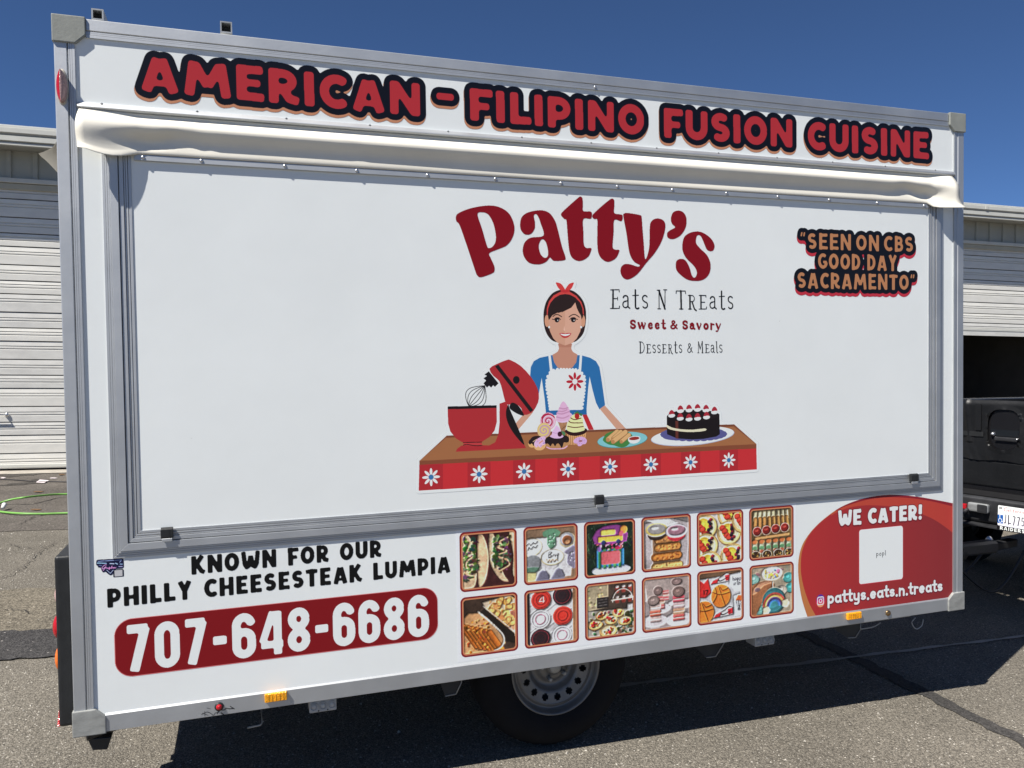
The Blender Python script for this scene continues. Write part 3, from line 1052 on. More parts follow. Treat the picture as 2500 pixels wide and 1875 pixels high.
TZ1 = (q(192, 249)[1] + q(2325, 420)[1]) / 2
TZ0 = (q(192, 266)[1] + q(2325, 432)[1]) / 2
track = MB().prism([(YP, TZ1), (-.002, TZ1), (-.012, TZ1 - .012), (-.0135, TZ1 - .016), (-.0135, TZ0 + .004), (-.006, TZ0), (YP, TZ0)], 'x', .062, LEN - .062, .0008).build('awning_track', M['alu'], T)
rv = MB().dome(0, 0, 0, .0042, .003, .0042, 10, 3).build('rivet', M['alu_dark'], track)
rv.location = (.13, -.0045, TZ1 - .003)
for i in range(1, 13):
    dup(rv, track, (.13 + i * .279, -.0045, TZ1 - .003))
# bar that holds the lower hem of the cloth
BZ1 = (q(330, 376)[1] + q(2262, 500)[1]) / 2
BZ0 = (q(330, 391)[1] + q(2263, 510.5)[1]) / 2
BX0, BX1 = q(328, 384)[0], q(2262, 505)[0]
bar = MB().box(BX0, BX1, -.0060, .0058, BZ0, BZ1, .0012).build('awning_bar', M['alu'], T)
sc = MB().dome(0, 0, 0, .0062, .0045, .0062, 12, 4)
sc = sc.build('screw', M['chrome'], bar)
xs = [q(p_, r_)[0] for p_, r_ in ((350, 384), (492, 397), (695, 412), (870, 422), (1042, 434), (1207, 444), (1367, 454), (1504, 462), (1638, 470), (1770, 478), (1895, 484), (2020, 491), (2137, 498), (2251, 504))]
sc.location = (xs[0], -.006, (BZ0 + BZ1) / 2)
for x in xs[1:]:
    dup(sc, bar, (x, -.006, (BZ0 + BZ1) / 2 + random.uniform(-.0012, .0012)))

# the rolled-down cream awning cloth, bulging between track and bar, its ends flaring free
CXL, CXR = q(197, 330)[0], q(2316, 470)[0]
prof = [(0, .002), (.05, .001), (.10, -.002), (.15, -.009), (.21, -.0168), (.28, -.0236), (.35, -.0266), (.41, -.0258), (.48, -.0215), (.55, -.0152), (.62, -.0098), (.69, -.0066), (.76, -.0060), (.84, -.0068), (.92, -.0078), (.97, -.0074), (1.0, -.0055)]
pv = [p_[0] for p_ in prof]
py_ = [p_[1] for p_ in prof]
rows = []
NU, NV = 150, 44
for i in range(NU + 1):
    u = i / NU
    x = CXL + (CXR - CXL) * u
    row = []
    le = max(0.0, (BX0 + .015 - x) / (BX0 - CXL))
    re = max(0.0, (x - (BX1 - .01)) / (CXR - BX1))
    near = math.exp(-((x - BX0 - .05) / .10) ** 2) + math.exp(-((x - BX1 + .06) / .14) ** 2)
    for j in range(NV + 1):
        v = j / NV
        y = float(np.interp(v, pv, py_))
        s_ = 0.5 * (1 - math.cos(math.pi * min(1, v)))
        amp = 1 + .06 * math.sin(x * 1.9 + .4) + .025 * math.sin(x * 5.3)
        y = y * amp
        y += .0018 * math.sin(x * 2.2 + v * 3) * math.sin(math.pi * v)
        y += .0022 * math.exp(-((x - .42) / .012) ** 2) * math.sin(math.pi * v) + .0016 * math.exp(-((x - .92 - .25 * (v - .5)) / .02) ** 2) * math.exp(-((v - .45) / .1) ** 2)
        # pleats that run from the bar's ends up into the bulge
        y += near * .016 * math.exp(-((v - .62 - .12 * math.sin(x * 30)) / .16) ** 2) * math.sin(math.pi * v)
        # free ends
        fl = .048 * v ** 2.2
        fr = .066 * v ** 2.6
        base_e = -.010 - .046 * math.sin(math.pi * min(1, v * 1.15)) * (1 - v) ** .35
        if le > 0:
            k = min(1, le) ** .8
            y = y * (1 - k) + k * (base_e * .8 - fl)
        if re > 0:
            k = min(1, re) ** .9
            y = y * (1 - k) + k * (base_e * .9 - fr)
        zt_ = TZ0 - .001
        zb_ = BZ1 + .0005
        if le > 0:
            zb_ = BZ1 + .0005 - .016 * math.sin(math.pi * min(1, le)) - .002 * le
        if re > 0:
            zb_ = BZ1 - (BZ1 - BZ0) * min(1, re * 5) - .004 * re
        xx = x + (0.012 * v ** 3 * re if re > 0 else 0) - (.006 * math.sin(v * 3) * le if le > 0 else 0)
        row.append((xx, y, zt_ + (zb_ - zt_) * v))
    rows.append(row)
cl = MB().grid(rows).build('awning_cloth', M['cloth'], T)
sl = cl.modifiers.new('thickness', 'SOLIDIFY')
sl.thickness = 0.0012
sl.offset = 1

# a second roll of the same cloth on the rear face, seen curling past the corner
rp = [(-.001, 2.13), (-.004, 2.10), (-.010, 2.07), (-.018, 2.045), (-.030, 2.02), (-.044, 2.004)]
tipz = q(95, 369.5, 0.0)
topz = q(132, 310, 0.0)
rp = []
for t in np.linspace(0, 1, 14):
    zz = topz[1] + (tipz[1] - topz[1]) * t
    rp.append((-.002 + (tipz[0] - .006) * t ** 3.6, zz))
MB().grid([[(x, yy, z + (.0 if yy < .1 else .004 * math.sin(yy * 7))) for x, z in rp] for yy in np.linspace(0.03, 1.9, 40)]).build('rear_awning_cloth', M['cloth'], T)

# serving hatch: white leaf framed by stepped aluminium extrusions, mitred at the corners
HX0, HZ0 = q(344.7, 1293)
HX1 = q(2264.5, 1154.7)[0]
HZ1 = BZ0 + .004
HZ0 = (q(344.7, 1293)[1] + q(2264.5, 1155)[1]) / 2
hatch = MB().box(HX0 - .004, HX1 + .004, YP - .002, YP + .02, HZ0 - .004, HZ1 + .02).build('serving_hatch', M['skin'], T)
YH = YP - .002


def ring(mb, s0, s1, y0, y1=.02):
    """mitred U of bar at offset s0..s1 round the hatch (sides and bottom), front face at y0"""
    zt_ = HZ1 + .05
    for A in ([(HX0 - s0, HZ0 - s0), (HX0 - s1, HZ0 - s1), (HX0 - s1, zt_), (HX0 - s0, zt_)],
              [(HX1 + s0, HZ0 - s0), (HX1 + s0, zt_), (HX1 + s1, zt_), (HX1 + s1, HZ0 - s1)],
              [(HX0 - s0 - .0004, HZ0 - s0), (HX1 + s0 + .0004, HZ0 - s0), (HX1 + s1 + .0004, HZ0 - s1), (HX0 - s1 - .0004, HZ0 - s1)]):
        mb.prism(A, 'y', y0, y1, .0011)
    return mb


lf = MB()
for s0, s1, yy in ((.0005, .0095, .0012), (.0108, .0165, .0002), (.0175, .0225, .0008), (.0235, .0360, -.0022)):
    ring(lf, s0, s1, yy)
lf.build('hatch_frame', M['alu'], hatch)
of = MB()
for s0, s1, yy in ((.0385, .0620, -.0058), (.0626, .0690, -.0018), (.0698, .0755, .0004), (.0763, .0850, .0025)):
    ring(of, s0, s1, yy)
ofo = of.build('hatch_surround', M['alu'], T)
gm = MB()
ring(gm, .0006, .0840, .0048, .019)
gm.build('frame_groove', M['alu_dark'], ofo)
# black hatch clips
for (xa, ya_, xb, yb_) in ((392, 1291.5, 423, 1313.5), (1453.5, 1211.5, 1475, 1231.5), (2224, 1159, 2242, 1175)):
    a, b = q(xa, ya_, -.012), q(xb, yb_, -.012)
    z0, z1 = min(a[1], b[1]) + .001, max(a[1], b[1]) + .003
    cm = MB().prism([(-.0020, z1), (-.010, z1), (-.0155, z1 - .006), (-.0155, z0 + .004), (-.013, z0), (-.0020, z0)], 'x', a[0], b[0], .0012)
    cm.box(a[0] + (b[0] - a[0]) * .68, a[0] + (b[0] - a[0]) * .72, -.0165, -.0154, z0 + .004, z1 - .006)
    cm.build('hatch_clip', M['black'], hatch)
    mm_ = MB().box(a[0] + .003, b[0] - .003, -.0154 + .0002, -.011, z0 - .0105, z0 - .0005, .001)
    mm_.build('clip_catch', M['alu'], hatch)
# stray screw on the top rail, above the second I
xz = q(1453, 213, 0)
MB().dome(xz[0], -.0004, xz[1], .006, .004, .006, 12, 4).build('screw', M['chrome'], tro)

# marker lamp on the rear post: red and clear halves on a tan base
c0 = q(150.5, 210, -.01)
lh = abs(q(150, 166, -.01)[1] - q(150, 256, -.01)[1]) / 2
lamp = MB().dome(c0[0], .0, c0[1], .0178, .008, lh, 24, 4)
lamp = lamp.build('marker_lamp', M['wood'], T, 'oval red and clear marker lamp on the rear post')


def half_dome(name, material, t0, t1):
    m_ = MB()
    rows_ = []
    for k in range(13):
        t = math.radians(t0 + (t1 - t0) * k / 12)
        rows_.append([(c0[0] + .0158 * math.cos(t) * math.cos(ph), -.004 - .027 * math.sin(t), c0[1] - .002 + lh * .86 * math.sin(ph)) for ph in np.linspace(-math.pi / 2, math.pi / 2, 25)])
    m_.grid(rows_)
    return m_.build(name, material, lamp)


half_dome('red_lens', M['red_lens'], 100, 180)
half_dome('clear_lens', M['clear_lens'], 4, 99)

# amber reflectors, red lamp and brass plug on the bottom rail
for (xa, ya_, xb, yb_) in ((646, 1692, 701, 1713), (2070, 1497, 2104, 1511)):
    a, b = q(xa, ya_, -.012), q(xb, yb_, -.012)
    z0, z1 = sorted((a[1], b[1]))
    mid = (z0 + z1) / 2
    rf = MB().box(a[0], b[0], -.013, -.0007, mid - .0145, mid + .0145, .002).build('amber_reflector', M['amber'], T)
    for k in range(1, 6):
        xx = a[0] + (b[0] - a[0]) * k / 6
        MB().box(xx - .0009, xx + .0009, -.0142, -.01295, mid - .0125, mid + .0125).build('reflector_rib', M['amber'], rf)
a = q(535, 1726, -.004)
lamp2 = MB().lathe([(.0, -.006), (.0125, -.006), (.0145, -.003), (.0145, -.0008)], 24, 'y', (a[0], 0, a[1])).build('rail_lamp', M['black'], T)
MB().dome(a[0], -.006, a[1], .0098, .008, .0098, 18, 5).build('red_lens', M['red_lens'], lamp2)
a = q(2169, 1497, -.004)
pl = MB().lathe([(.0, -.009), (.006, -.009), (.0075, -.006), (.0115, -.006), (.0125, -.003), (.0125, -.0008)], 24, 'y', (a[0], 0, a[1])).build('rail_plug', M['brass'], T)

# black scuffs scratched round the rail lamp
fv = Cv(q(485, 1740, 0)[0], q(485, 1760, 0)[1], q(580, 1740, 0)[0], q(580, 1712, 0)[1], 1800, (20, 20, 22))
for tr_, w_ in (([(492, 1744), (505, 1738), (514, 1741), (521, 1746), (526, 1740), (534, 1738)], .0016), ([(530, 1742), (538, 1734), (548, 1733), (552, 1729), (560, 1730), (571, 1729)], .0024), ([(494, 1741), (508, 1746)], .0012), ([(505, 1728), (514, 1730)], .0010), ([(562, 1724), (572, 1730)], .0022), ([(540, 1740), (546, 1744)], .0030), ([(500, 1736), (500, 1748)], .0010)):
    fv.S([q(*p_, y=0) for p_ in tr_], w_, (20, 20, 22), smooth=3, alpha=.9)
decal(fv, 'scuff_mark', br, -.0012, 'black scuff marks round the red rail lamp', cell=.02)

# rear lamp board: black moulded housing with lenses
rx = q(133, 1500, .05)[0]
rz1, rz0 = q(150, 1358, .05)[1], q(150, 1776, .05)[1]
rb = MB().box(-.052, -.002, .05, .36, rz0, rz1, .011, 3).build('rear_lamp_board', M['black'], T)


def rear_lens(py0, py1, material, name, out=.016):
    z1, z0 = q(136, py0, .09)[1], q(136, py1, .09)[1]
    MB().dome(-.050, .098, (z0 + z1) / 2, out, .038, abs(z1 - z0) / 2, 22, 6, '-x').build(name, material, rb)


rear_lens(1500, 1562, M['red_lens'], 'red_lens', .020)
rear_lens(1578, 1640, M['orange_lens'], 'orange_lens', .016)
rear_lens(1430, 1475, M['clear_lens'], 'clear_lens', .011)
z1, z0 = q(150, 1722, .06)[1], q(150, 1776, .06)[1]
MB().prism([(.07, z0), (.19, z0), (.13, z1)], 'x', -.0615, -.0525, .002).build('reflector_triangle', M['red_lens'], rb)

# roof bars: two open square tubes lying across the roof
for (xa, ya_, xb, yb_) in ((222.5, 19.5, 253, 49.5), (537, 50.5, 567, 80)):
    y0 = .09
    a, b = q(xa, ya_, y0), q(xb, yb_, y0)
    s_ = abs(b[0] - a[0])
    x0, x1 = a[0], b[0]
    z1 = a[1]
    z0 = HGT + .013
    t_ = .0045
    tb = MB()
    tb.box(x0, x1, y0, WID - .1, z1 - t_, z1)
    tb.box(x0, x1, y0, WID - .1, z1 - s_, z1 - s_ + t_)
    tb.box(x0, x0 + t_, y0, WID - .1, z1 - s_ + t_ + .0002, z1 - t_ - .0002)
    tb.box(x1 - t_, x1, y0, WID - .1, z1 - s_ + t_ + .0002, z1 - t_ - .0002)
    bar_ = tb.build('roof_bar', M['steel'], T)
    MB().box(x0 + t_ + .0005, x1 - t_ - .0005, y0 + .03, y0 + .04, z1 - s_ + t_ + .0005, z1 - t_ - .0005).build('inner_plug', M['under'], bar_)
    MB().box(x0, x1, y0 + .1, y0 + .16, HGT + .0125, z1 - s_ - .0005).build('bar_foot', M['steel'], bar_)

# wheel and running gear
wx, wz = 1.6955, -.066
WY = .155                                              # rim face depth


def wheel(wy, sgn):
    R_ = .329
    tyre = MB().lathe([(.178, .0), (.186, -.006), (.200, -.014), (.235, -.024), (.275, -.020), (.303, -.004), (.317, .015), (.3255, .04), (R_, .09), (.3255, .15), (.317, .178), (.275, .21), (.20, .20), (.178, .19)], 64, 'y').build('wheel', M['rubber'], T)
    tyre.location = (wx, wy, wz)
    rim = MB().lathe([(.1905, -.004), (.1895, -.011), (.186, -.013), (.181, -.008), (.176, .004), (.170, .016), (.165, .019), (.160, .012), (.152, .010)], 64, 'y').build('rim', M['rim'], tyre)
    # dished disc with round vent holes
    bm = bmesh.new()
    na, prof_ = 120, [(.1525, .012), (.149, .013), (.1425, .0145), (.136, .016), (.120, .0195), (.1135, .021), (.106, .0235), (.101, .030), (.094, .044), (.086, .050), (.074, .049), (.064, .040), (.058, .032), (.050, .030), (.036, .029), (.033, .020), (.030, .016), (.0, .014)]
    rings = []
    for r_, a_ in prof_[:-1]:
        rings.append([bm.verts.new((r_ * math.cos(2 * math.pi * k / na), a_, r_ * math.sin(2 * math.pi * k / na))) for k in range(na)])
    ctr = bm.verts.new((0, prof_[-1][1], 0))
    for i in range(len(rings) - 1):
        for k in range(na):
            hole = (i == 3 and (k % 8) in (2, 3, 4, 5)) or (i in (2, 4) and (k % 8) in (3, 4))
            if hole:
                continue
            f = bm.faces.new((rings[i][k], rings[i][(k + 1) % na], rings[i + 1][(k + 1) % na], rings[i + 1][k]))
            f.smooth = True
    for k in range(na):
        bm.faces.new((rings[-1][k], rings[-1][(k + 1) % na], ctr))
    me = bpy.data.meshes.new('wheel_disc')
    bm.to_mesh(me)
    bm.free()
    me.materials.append(M['rim'])
    dsk = bpy.data.objects.new('wheel_disc', me)
    COL.objects.link(dsk)
    dsk.parent = tyre
    MB().lathe([(.0, .060), (.168, .060)], 40, 'y').build('brake_drum', M['under'], tyre)
    MB().lathe([(.0, -.004), (.020, -.004), (.026, .004), (.028, .018)], 24, 'y').build('hub_cap', M['steel'], tyre)
    nut = MB().lathe([(.0, .004), (.0055, .004), (.009, .008), (.0095, .03)], 6, 'y', (0, 0, 0), False).build('lug_nut', M['steel'], tyre)
    for k in range(5):
        t = math.radians(250 + 72 * k)
        p_ = (.054 * math.cos(t), 0, .054 * math.sin(t))
        if k == 0:
            nut.location = p_
        else:
            dup(nut, tyre, p_)
    if sgn < 0:
        tyre.rotation_euler = (0, 0, math.pi)
    return tyre


wheel(WY, 1)
wheel(WID - WY, -1)
MB().box(wx - .03, wx + .03, .30, WID - .30, wz - .03, wz + .03, .006).build('axle', M['under'], T)
for yy in (.42, WID - .46):
    MB().box(.05, LEN + .05, yy, yy + .05, -.09, -.013, .004).build('chassis_beam', M['steel'], T)
for xx in (.25, 1.15, 2.25, 3.1):
    MB().box(xx, xx + .05, .2, WID - .2, -.055, -.0125).build('cross_member', M['under'], T)
MB().prism([(wx - .42, -.013), (wx - .37, .04 - .053), (wx + .42, -.013)], 'y', .14, .15).build('wheel_arch', M['under'], T)


# hanger plates under the floor
def hanger(px_pts, y, name='hanger_bracket'):
    P = [q(*p_, y=y) for p_ in px_pts]
    MB().prism(P, 'y', y, y + .006).build(name, M['under'], T)
    e = MB()
    for a_, b_ in zip(P[1:], P[2:]):
        e.tube([(a_[0], y - .002, a_[1]), (b_[0], y - .002, b_[1])], .0022, 5)
    e.build('bracket_lip', M['steel'], T)


hanger([(1070, 1655), (1087, 1699), (1113, 1694), (1126, 1666), (1126, 1650)], .10)
hanger([(1690, 1572), (1724, 1605), (1747, 1602), (1768, 1568), (1768, 1560)], .10)
hanger([(2030, 1530), (2070, 1557), (2088, 1556), (2100, 1537), (2100, 1522)], .12)
MB().tube([(*q(604, 1777, .1)[:1], .1, q(604, 1777, .1)[1]), (q(636, 1770, .1)[0], .1, q(636, 1770, .1)[1]), (q(640, 1764, .1)[0], .1, q(640, 1764, .1)[1]), (q(638, 1734, .1)[0], .1, q(638, 1734, .1)[1])], .0035, 6).build('step_bracket', M['steel'], T)


# grey outlet boxes with round sockets
def outlet(xa, ya_, xb, yb_, n=3):
    y = .035
    a, b = q(xa, ya_, y), q(xb, yb_, y)
    z1, z0 = -.002, min(a[1], b[1])
    bx = MB().box(a[0], b[0], y, y + .07, z0, -.0135, .003).build('outlet_box', M['outlet'], T)
    for k in range(n):
        xx = a[0] + (b[0] - a[0]) * (k + .5) / n
        MB().lathe([(.0, y - .0035), (.0095, y - .0035), (.0098, y - .001), (.0118, y - .001), (.0118, y - .0045), (.0138, y - .0045), (.0138, y + .0)], 24, 'y', (xx, 0, (z0 - .0135) / 2 + .002)).build('socket', M['outlet'], bx)
    for k in (1, 2):
        xx = a[0] + (b[0] - a[0]) * k / n
        MB().lathe([(.0, y - .0015), (.0025, y - .0015), (.0025, y)], 10, 'y', (xx, 0, z0 + .006)).build('box_screw', M['black'], bx)


outlet(755, 1708, 822, 1733)
outlet(1844, 1556, 1891, 1573)

# corner steady (jack) and a black trapezoid block under the rear corner
jz = q(215, 1800, .05)[1]
jx0, jx1 = q(200, 1800, .05)[0], q(268, 1800, .05)[0]
MB().tube([(jx0 + .01, .06, -.025), (jx1 + .05, .10, -.012)], .020, 10).build('jack_arm', M['black'], T)
P = [q(214, 1805, .06), (q(226, 1832, .06)), (q(262, 1830, .06)), (q(271, 1800, .06))]
MB().prism(P, 'y', .06, .16, .002).build('black_trapezoid', M['black'], T)
MB().box(jx0 + .008, jx0 + .014, .052, .058, -.022, -.001).build('jack_pin', M['chrome'], T)
MB().box(.10, .62, .09, .11, -.022, -.0125).build('rear_apron', M['outlet'], T)

# wires hanging below the front floor
for tr_ in ([(2010, 1523), (2055, 1531), (2090, 1536), (2130, 1531), (2150, 1520)], [(2235, 1508), (2226, 1520), (2236, 1535), (2250, 1528), (2254, 1512)], [(2050, 1528), (2065, 1531), (2085, 1529)]):
    pts = cat_mull([q(*p_, y=.25) for p_ in tr_], 5, False)
    MB().tube([(p_[0], .25, p_[1]) for p_ in pts], .0028, 5).build('hanging_wire', M['outlet'], T)
MB().box(2.95, 3.45, .10, .35, -.045, -.0125, .004).build('gas_tray', M['outlet'], T)
# drawbar, coupler, jockey wheel, safety chains
db = MB()
for yy in (.46, WID - .46):
    db.tube([(LEN - .3, yy, -.05), (LEN + 1.12, WID / 2 + (yy - WID / 2) * .06, -.08)], .032, 8)
dbo = db.build('drawbar', M['bumper'], T)
MB().box(LEN + 1.05, LEN + 1.42, WID / 2 - .04, WID / 2 + .04, -.10, -.02, .015).build('coupler', M['bumper'], dbo)
MB().tube([(LEN + .55, WID / 2 - .13, -.36), (LEN + .55, WID / 2 - .13, .30)], .026, 10).build('jockey_post', M['steel'], dbo)
for s_ in (-1, 1):
    pts = cat_mull([(LEN + 1.0, WID / 2 + s_ * .06, -.10), (LEN + 1.25, WID / 2 + s_ * .14, -.30), (LEN + 1.55, WID / 2 + s_ * .12, -.06)], 8, False)
    MB().tube([tuple(p_) for p_ in pts], .009, 6).build('safety_chain', M['black'], dbo)

# ------------------------------------------------------------------ vinyl lettering on the header
BLACK = (14, 16, 24)
RED = (163, 45, 50)
TAN = (176, 122, 92)


def box_of(lb, lt, rb, rt, y=YP):
    """survey corners (left base, left top, right base, right top) -> x0,x1,base,top,slope"""
    a, b, c, d = q(*lb, y=y), q(*lt, y=y), q(*rb, y=y), q(*rt, y=y)
    return min(a[0], b[0]), max(c[0], d[0]), a[1], a[1] + ((b[1] - a[1]) + (d[1] - c[1])) / 2, (c[1] - a[1]) / (c[0] - a[0])


words = [('AMERICAN', box_of((340, 221), (352, 133), (1029, 285), (1029, 204))),
         ('-', box_of((1059, 270), (1059, 190), (1114.6, 275), (1114.6, 197))),
         ('FILIPINO', box_of((1144, 293), (1144, 216), (1575, 331), (1575, 256))),
         ('FUSION', box_of((1618, 335.5), (1618, 263), (1937, 361), (1937, 292))),
         ('CUISINE', box_of((1970, 365), (1970, 296), (2269, 389), (2269, 323)))]
hx0 = words[0][1][0] - .06
hx1 = words[-1][1][1] + .06
hzz = [w_[1][2] for w_ in words]
hv = Cv(hx0, min(hzz) - .06, hx1, words[0][1][3] + .06, 1000, BLACK)
red = hv.new()
for s_, (x0, x1, zb, zt2, sl_) in words:
    red |= text(hv, s_, x0, x1, zb, zt2, CH, .27, .045, .045, slope=sl_)
blk = dilate(red, 21)
blk = blur(blk, 3.0) > .5
drop = np.zeros_like(blk)
for k in range(0, 11):
    drop |= np.roll(np.roll(blk, -k, 0), int(-k * .25), 1)
hv.fill(drop, TAN)
hv.fill(blk, BLACK)
hv.fill(red, RED)
cuts = [hx0, (words[0][1][1] + words[1][1][0]) / 2, (words[1][1][1] + words[2][1][0]) / 2, (words[2][1][1] + words[3][1][0]) / 2, (words[3][1][1] + words[4][1][0]) / 2, hx1]
names = ['red word AMERICAN with black outline on the header', 'red hyphen with black outline on the header', 'red word FILIPINO with black outline on the header', 'red word FUSION with black outline on the header', 'red word CUISINE with black outline on the header']
decal(hv, 'header_lettering', T, YP - .0005, sub=[(cuts[i], cuts[i + 1], 'header_lettering', names[i]) for i in range(5)])

# ------------------------------------------------------------------ brand lettering on the hatch
YD = YH - .0005
DRED = (122, 15, 24)


def Zm(x0, y0, k):
    return lambda pts: [q(x0 + x * k, y0 + y * k, YH) for x, y in pts]


Z1 = Zm(1050, 450, 800 / 2212)
letters = [
    ([(175, 215), (200, 190), (280, 160), (390, 143), (470, 155), (535, 200), (568, 280), (560, 350), (520, 410), (455, 440), (400, 465), (410, 500), (432, 550), (435, 580), (420, 600), (345, 627), (318, 615), (303, 580), (290, 540), (205, 290), (178, 250)],
     [(320, 205), (345, 188), (390, 202), (425, 260), (443, 340), (440, 390), (420, 422), (395, 430), (382, 410), (350, 300)]),
    ([(608, 260), (620, 220), (660, 190), (740, 175), (800, 190), (840, 240), (860, 300), (890, 420), (913, 490), (905, 512), (840, 517), (820, 505), (808, 495), (780, 525), (730, 541), (670, 530), (635, 490), (625, 440), (640, 390), (680, 360), (765, 345), (745, 260), (728, 215), (712, 200), (700, 215), (708, 260), (705, 300), (680, 335), (640, 338), (612, 305)],
     [(733, 420), (745, 380), (765, 372), (785, 400), (797, 460), (790, 490), (770, 495), (745, 470)]),
    ([(885, 210), (890, 190), (945, 138), (1000, 90), (1015, 82), (1028, 95), (1031, 140), (1034, 180), (1080, 183), (1092, 195), (1090, 222), (1080, 233), (1034, 236), (1034, 320), (1037, 400), (1052, 428), (1085, 430), (1088, 442), (1070, 485), (1030, 513), (990, 515), (955, 490), (938, 440), (928, 340), (920, 245), (905, 233)], None),
    ([(1095, 222), (1102, 200), (1155, 150), (1210, 105), (1230, 96), (1243, 110), (1243, 150), (1244, 194), (1290, 204), (1300, 215), (1297, 240), (1285, 249), (1243, 242), (1238, 330), (1232, 420), (1247, 440), (1275, 443), (1275, 457), (1255, 497), (1215, 521), (1180, 518), (1145, 485), (1130, 430), (1128, 330), (1128, 240), (1110, 235)], None),
    ([(1304, 215), (1310, 198), (1330, 193), (1415, 207), (1428, 225), (1432, 280), (1441, 390), (1452, 505), (1478, 430), (1482, 300), (1490, 255), (1520, 232), (1560, 235), (1585, 260), (1585, 310), (1560, 390), (1515, 465), (1460, 530), (1400, 605), (1345, 640), (1310, 636), (1288, 605), (1287, 565), (1310, 540), (1350, 540), (1400, 555), (1415, 545), (1375, 520), (1345, 460), (1325, 330)], None),
    ([(1625, 230), (1640, 190), (1675, 177), (1710, 190), (1730, 230), (1725, 290), (1690, 345), (1640, 370), (1605, 360), (1600, 330), (1620, 310), (1653, 290), (1632, 265)], None),
    ([(1703, 400), (1720, 350), (1770, 322), (1830, 322), (1890, 360), (1918, 405), (1915, 440), (1895, 452), (1868, 440), (1850, 400), (1830, 355), (1812, 342), (1798, 355), (1795, 395), (1820, 430), (1870, 480), (1893, 540), (1885, 600), (1850, 640), (1795, 653), (1730, 640), (1670, 590), (1658, 550), (1665, 515), (1695, 503), (1725, 515), (1750, 560), (1765, 610), (1780, 630), (1795, 620), (1800, 590), (1780, 550), (1730, 500), (1705, 450)], None)]
A_ = [Z1(o) for o, _ in letters]
xs_ = [p_[0] for o in A_ for p_ in o]
zs_ = [p_[1] for o in A_ for p_ in o]
bv = Cv(min(xs_) - .02, min(zs_) - .02, max(xs_) + .02, max(zs_) + .02, 1000, DRED)
mk = bv.new()
for (o, hl), O_ in zip(letters, A_):
    m1 = bv.poly(bv.new(), cat_mull(O_, 6))
    if hl:
        bv.poly(m1, cat_mull(Z1(hl), 6), False)
    mk |= m1
bv.fill(mk, DRED)
decal(bv, 'brand_lettering', hatch, YD, "large dark red arched script word Patty's")


def line_decal(s_, bx, font, wt, colr, smooth, nm, label, gap=.08, flat=True, space=.45, parent=None, y=None, res=1400):
    x0, x1, zb, zt2, sl_ = bx
    h_ = zt2 - zb
    cv = Cv(x0 - .3 * h_, zb - .5 * h_ - max(0, -sl_) * (x1 - x0), x1 + .4 * h_, zt2 + .35 * h_ + max(0, sl_) * (x1 - x0), res, colr)
    mk = text(cv, s_, x0, x1, zb, zt2, font, wt, smooth, gap, flat, space, sl_)
    cv.fill(mk, colr)
    # one piece of cut vinyl per word
    col_ = mk.any(0)
    ends, run = [], 0
    need = int(.26 * h_ * res)
    for i, v in enumerate(col_):
        run = 0 if v else run + 1
        if run == need and col_[:i].any() and col_[i:].any():
            ends.append(cv.x0 + (i - need / 2) / res)
    e_ = [cv.x0] + ends + [cv.x1]
    ws = s_.split()
    sub = [(e_[i], e_[i + 1], nm, label + (', word ' + str(i + 1) if len(e_) > 2 else '')) for i in range(len(e_) - 1)]
    if len(ws) == len(sub):
        sub = [(a_, b_, nm, label.split(' line ')[0] + ' word ' + w_.replace('Re', 're').replace('R', 'r') if w_ != '&' else label.split(' line ')[0] + ' ampersand') for (a_, b_, _, _), w_ in zip(sub, ws)]
    return decal(cv, nm, parent or hatch, YD if y is None else y, label, cell=.3 * h_, sub=sub)


line_decal('Eats N Treats'.replace('Treats', 'TReats').replace('TReats', 'TRe@ts').replace('@', 'a'), box_of((1490, 753), (1490, 707), (1791, 755), (1791, 711), YH), SER, .046, (16, 17, 20), 0, 'lettering', 'thin black serif line Eats N Treats', .13, False, .42)
line_decal('Sweet & Savory', box_of((1537, 802), (1537, 779), (1761, 804), (1761, 782), YH), BOLD, .165, DRED, 0, 'lettering', 'small bold red line Sweet & Savory', .10, False, .3)
line_decal('DesseRts & Meals', box_of((1560, 862), (1560, 834), (1764, 861), (1764, 834), YH), SER, .046, (22, 23, 26), 0, 'lettering', 'thin black serif line Desserts & Meals', .12, False, .42)

# quote sticker at the right of the hatch
TN2 = (172, 118, 80)
b1 = box_of((1953, 608), (1953, 567), (2230, 616), (2230, 577.5), YH)
b2 = box_of((1996, 657), (1996, 617), (2190, 662), (2190, 623), YH)
b3 = box_of((1946, 704), (1946, 664), (2234, 709), (2234, 670), YH)
qv = Cv(b3[0] - .06, b3[2] - .06, b1[1] + .08, b1[3] + .06, 1200, (15, 16, 22))
tx = text(qv, '"SEEN ON CBS', *b1[:4], CH, .21, .03, .09, slope=b1[4], space=.2)
tx |= text(qv, 'GOOD DAY', *b2[:4], CH, .21, .03, .09, slope=b2[4], space=.42)
tx |= text(qv, 'SACRAMENTO"', *b3[:4], CH, .21, .03, .09, slope=b3[4])
ol = dilate(tx, 22)
ol = blur(ol, 3) > .5
dr = np.zeros_like(ol)
for k in range(0, 17):
    dr |= np.roll(np.roll(ol, -k, 0), int(-k * .12), 1)
qv.fill(dr, (178, 46, 60))
qv.fill(ol, (15, 16, 22))
qv.fill(tx, TN2)
decal(qv, 'quote_sticker', hatch, YD, 'black and tan sticker reading SEEN ON CBS GOOD DAY SACRAMENTO')

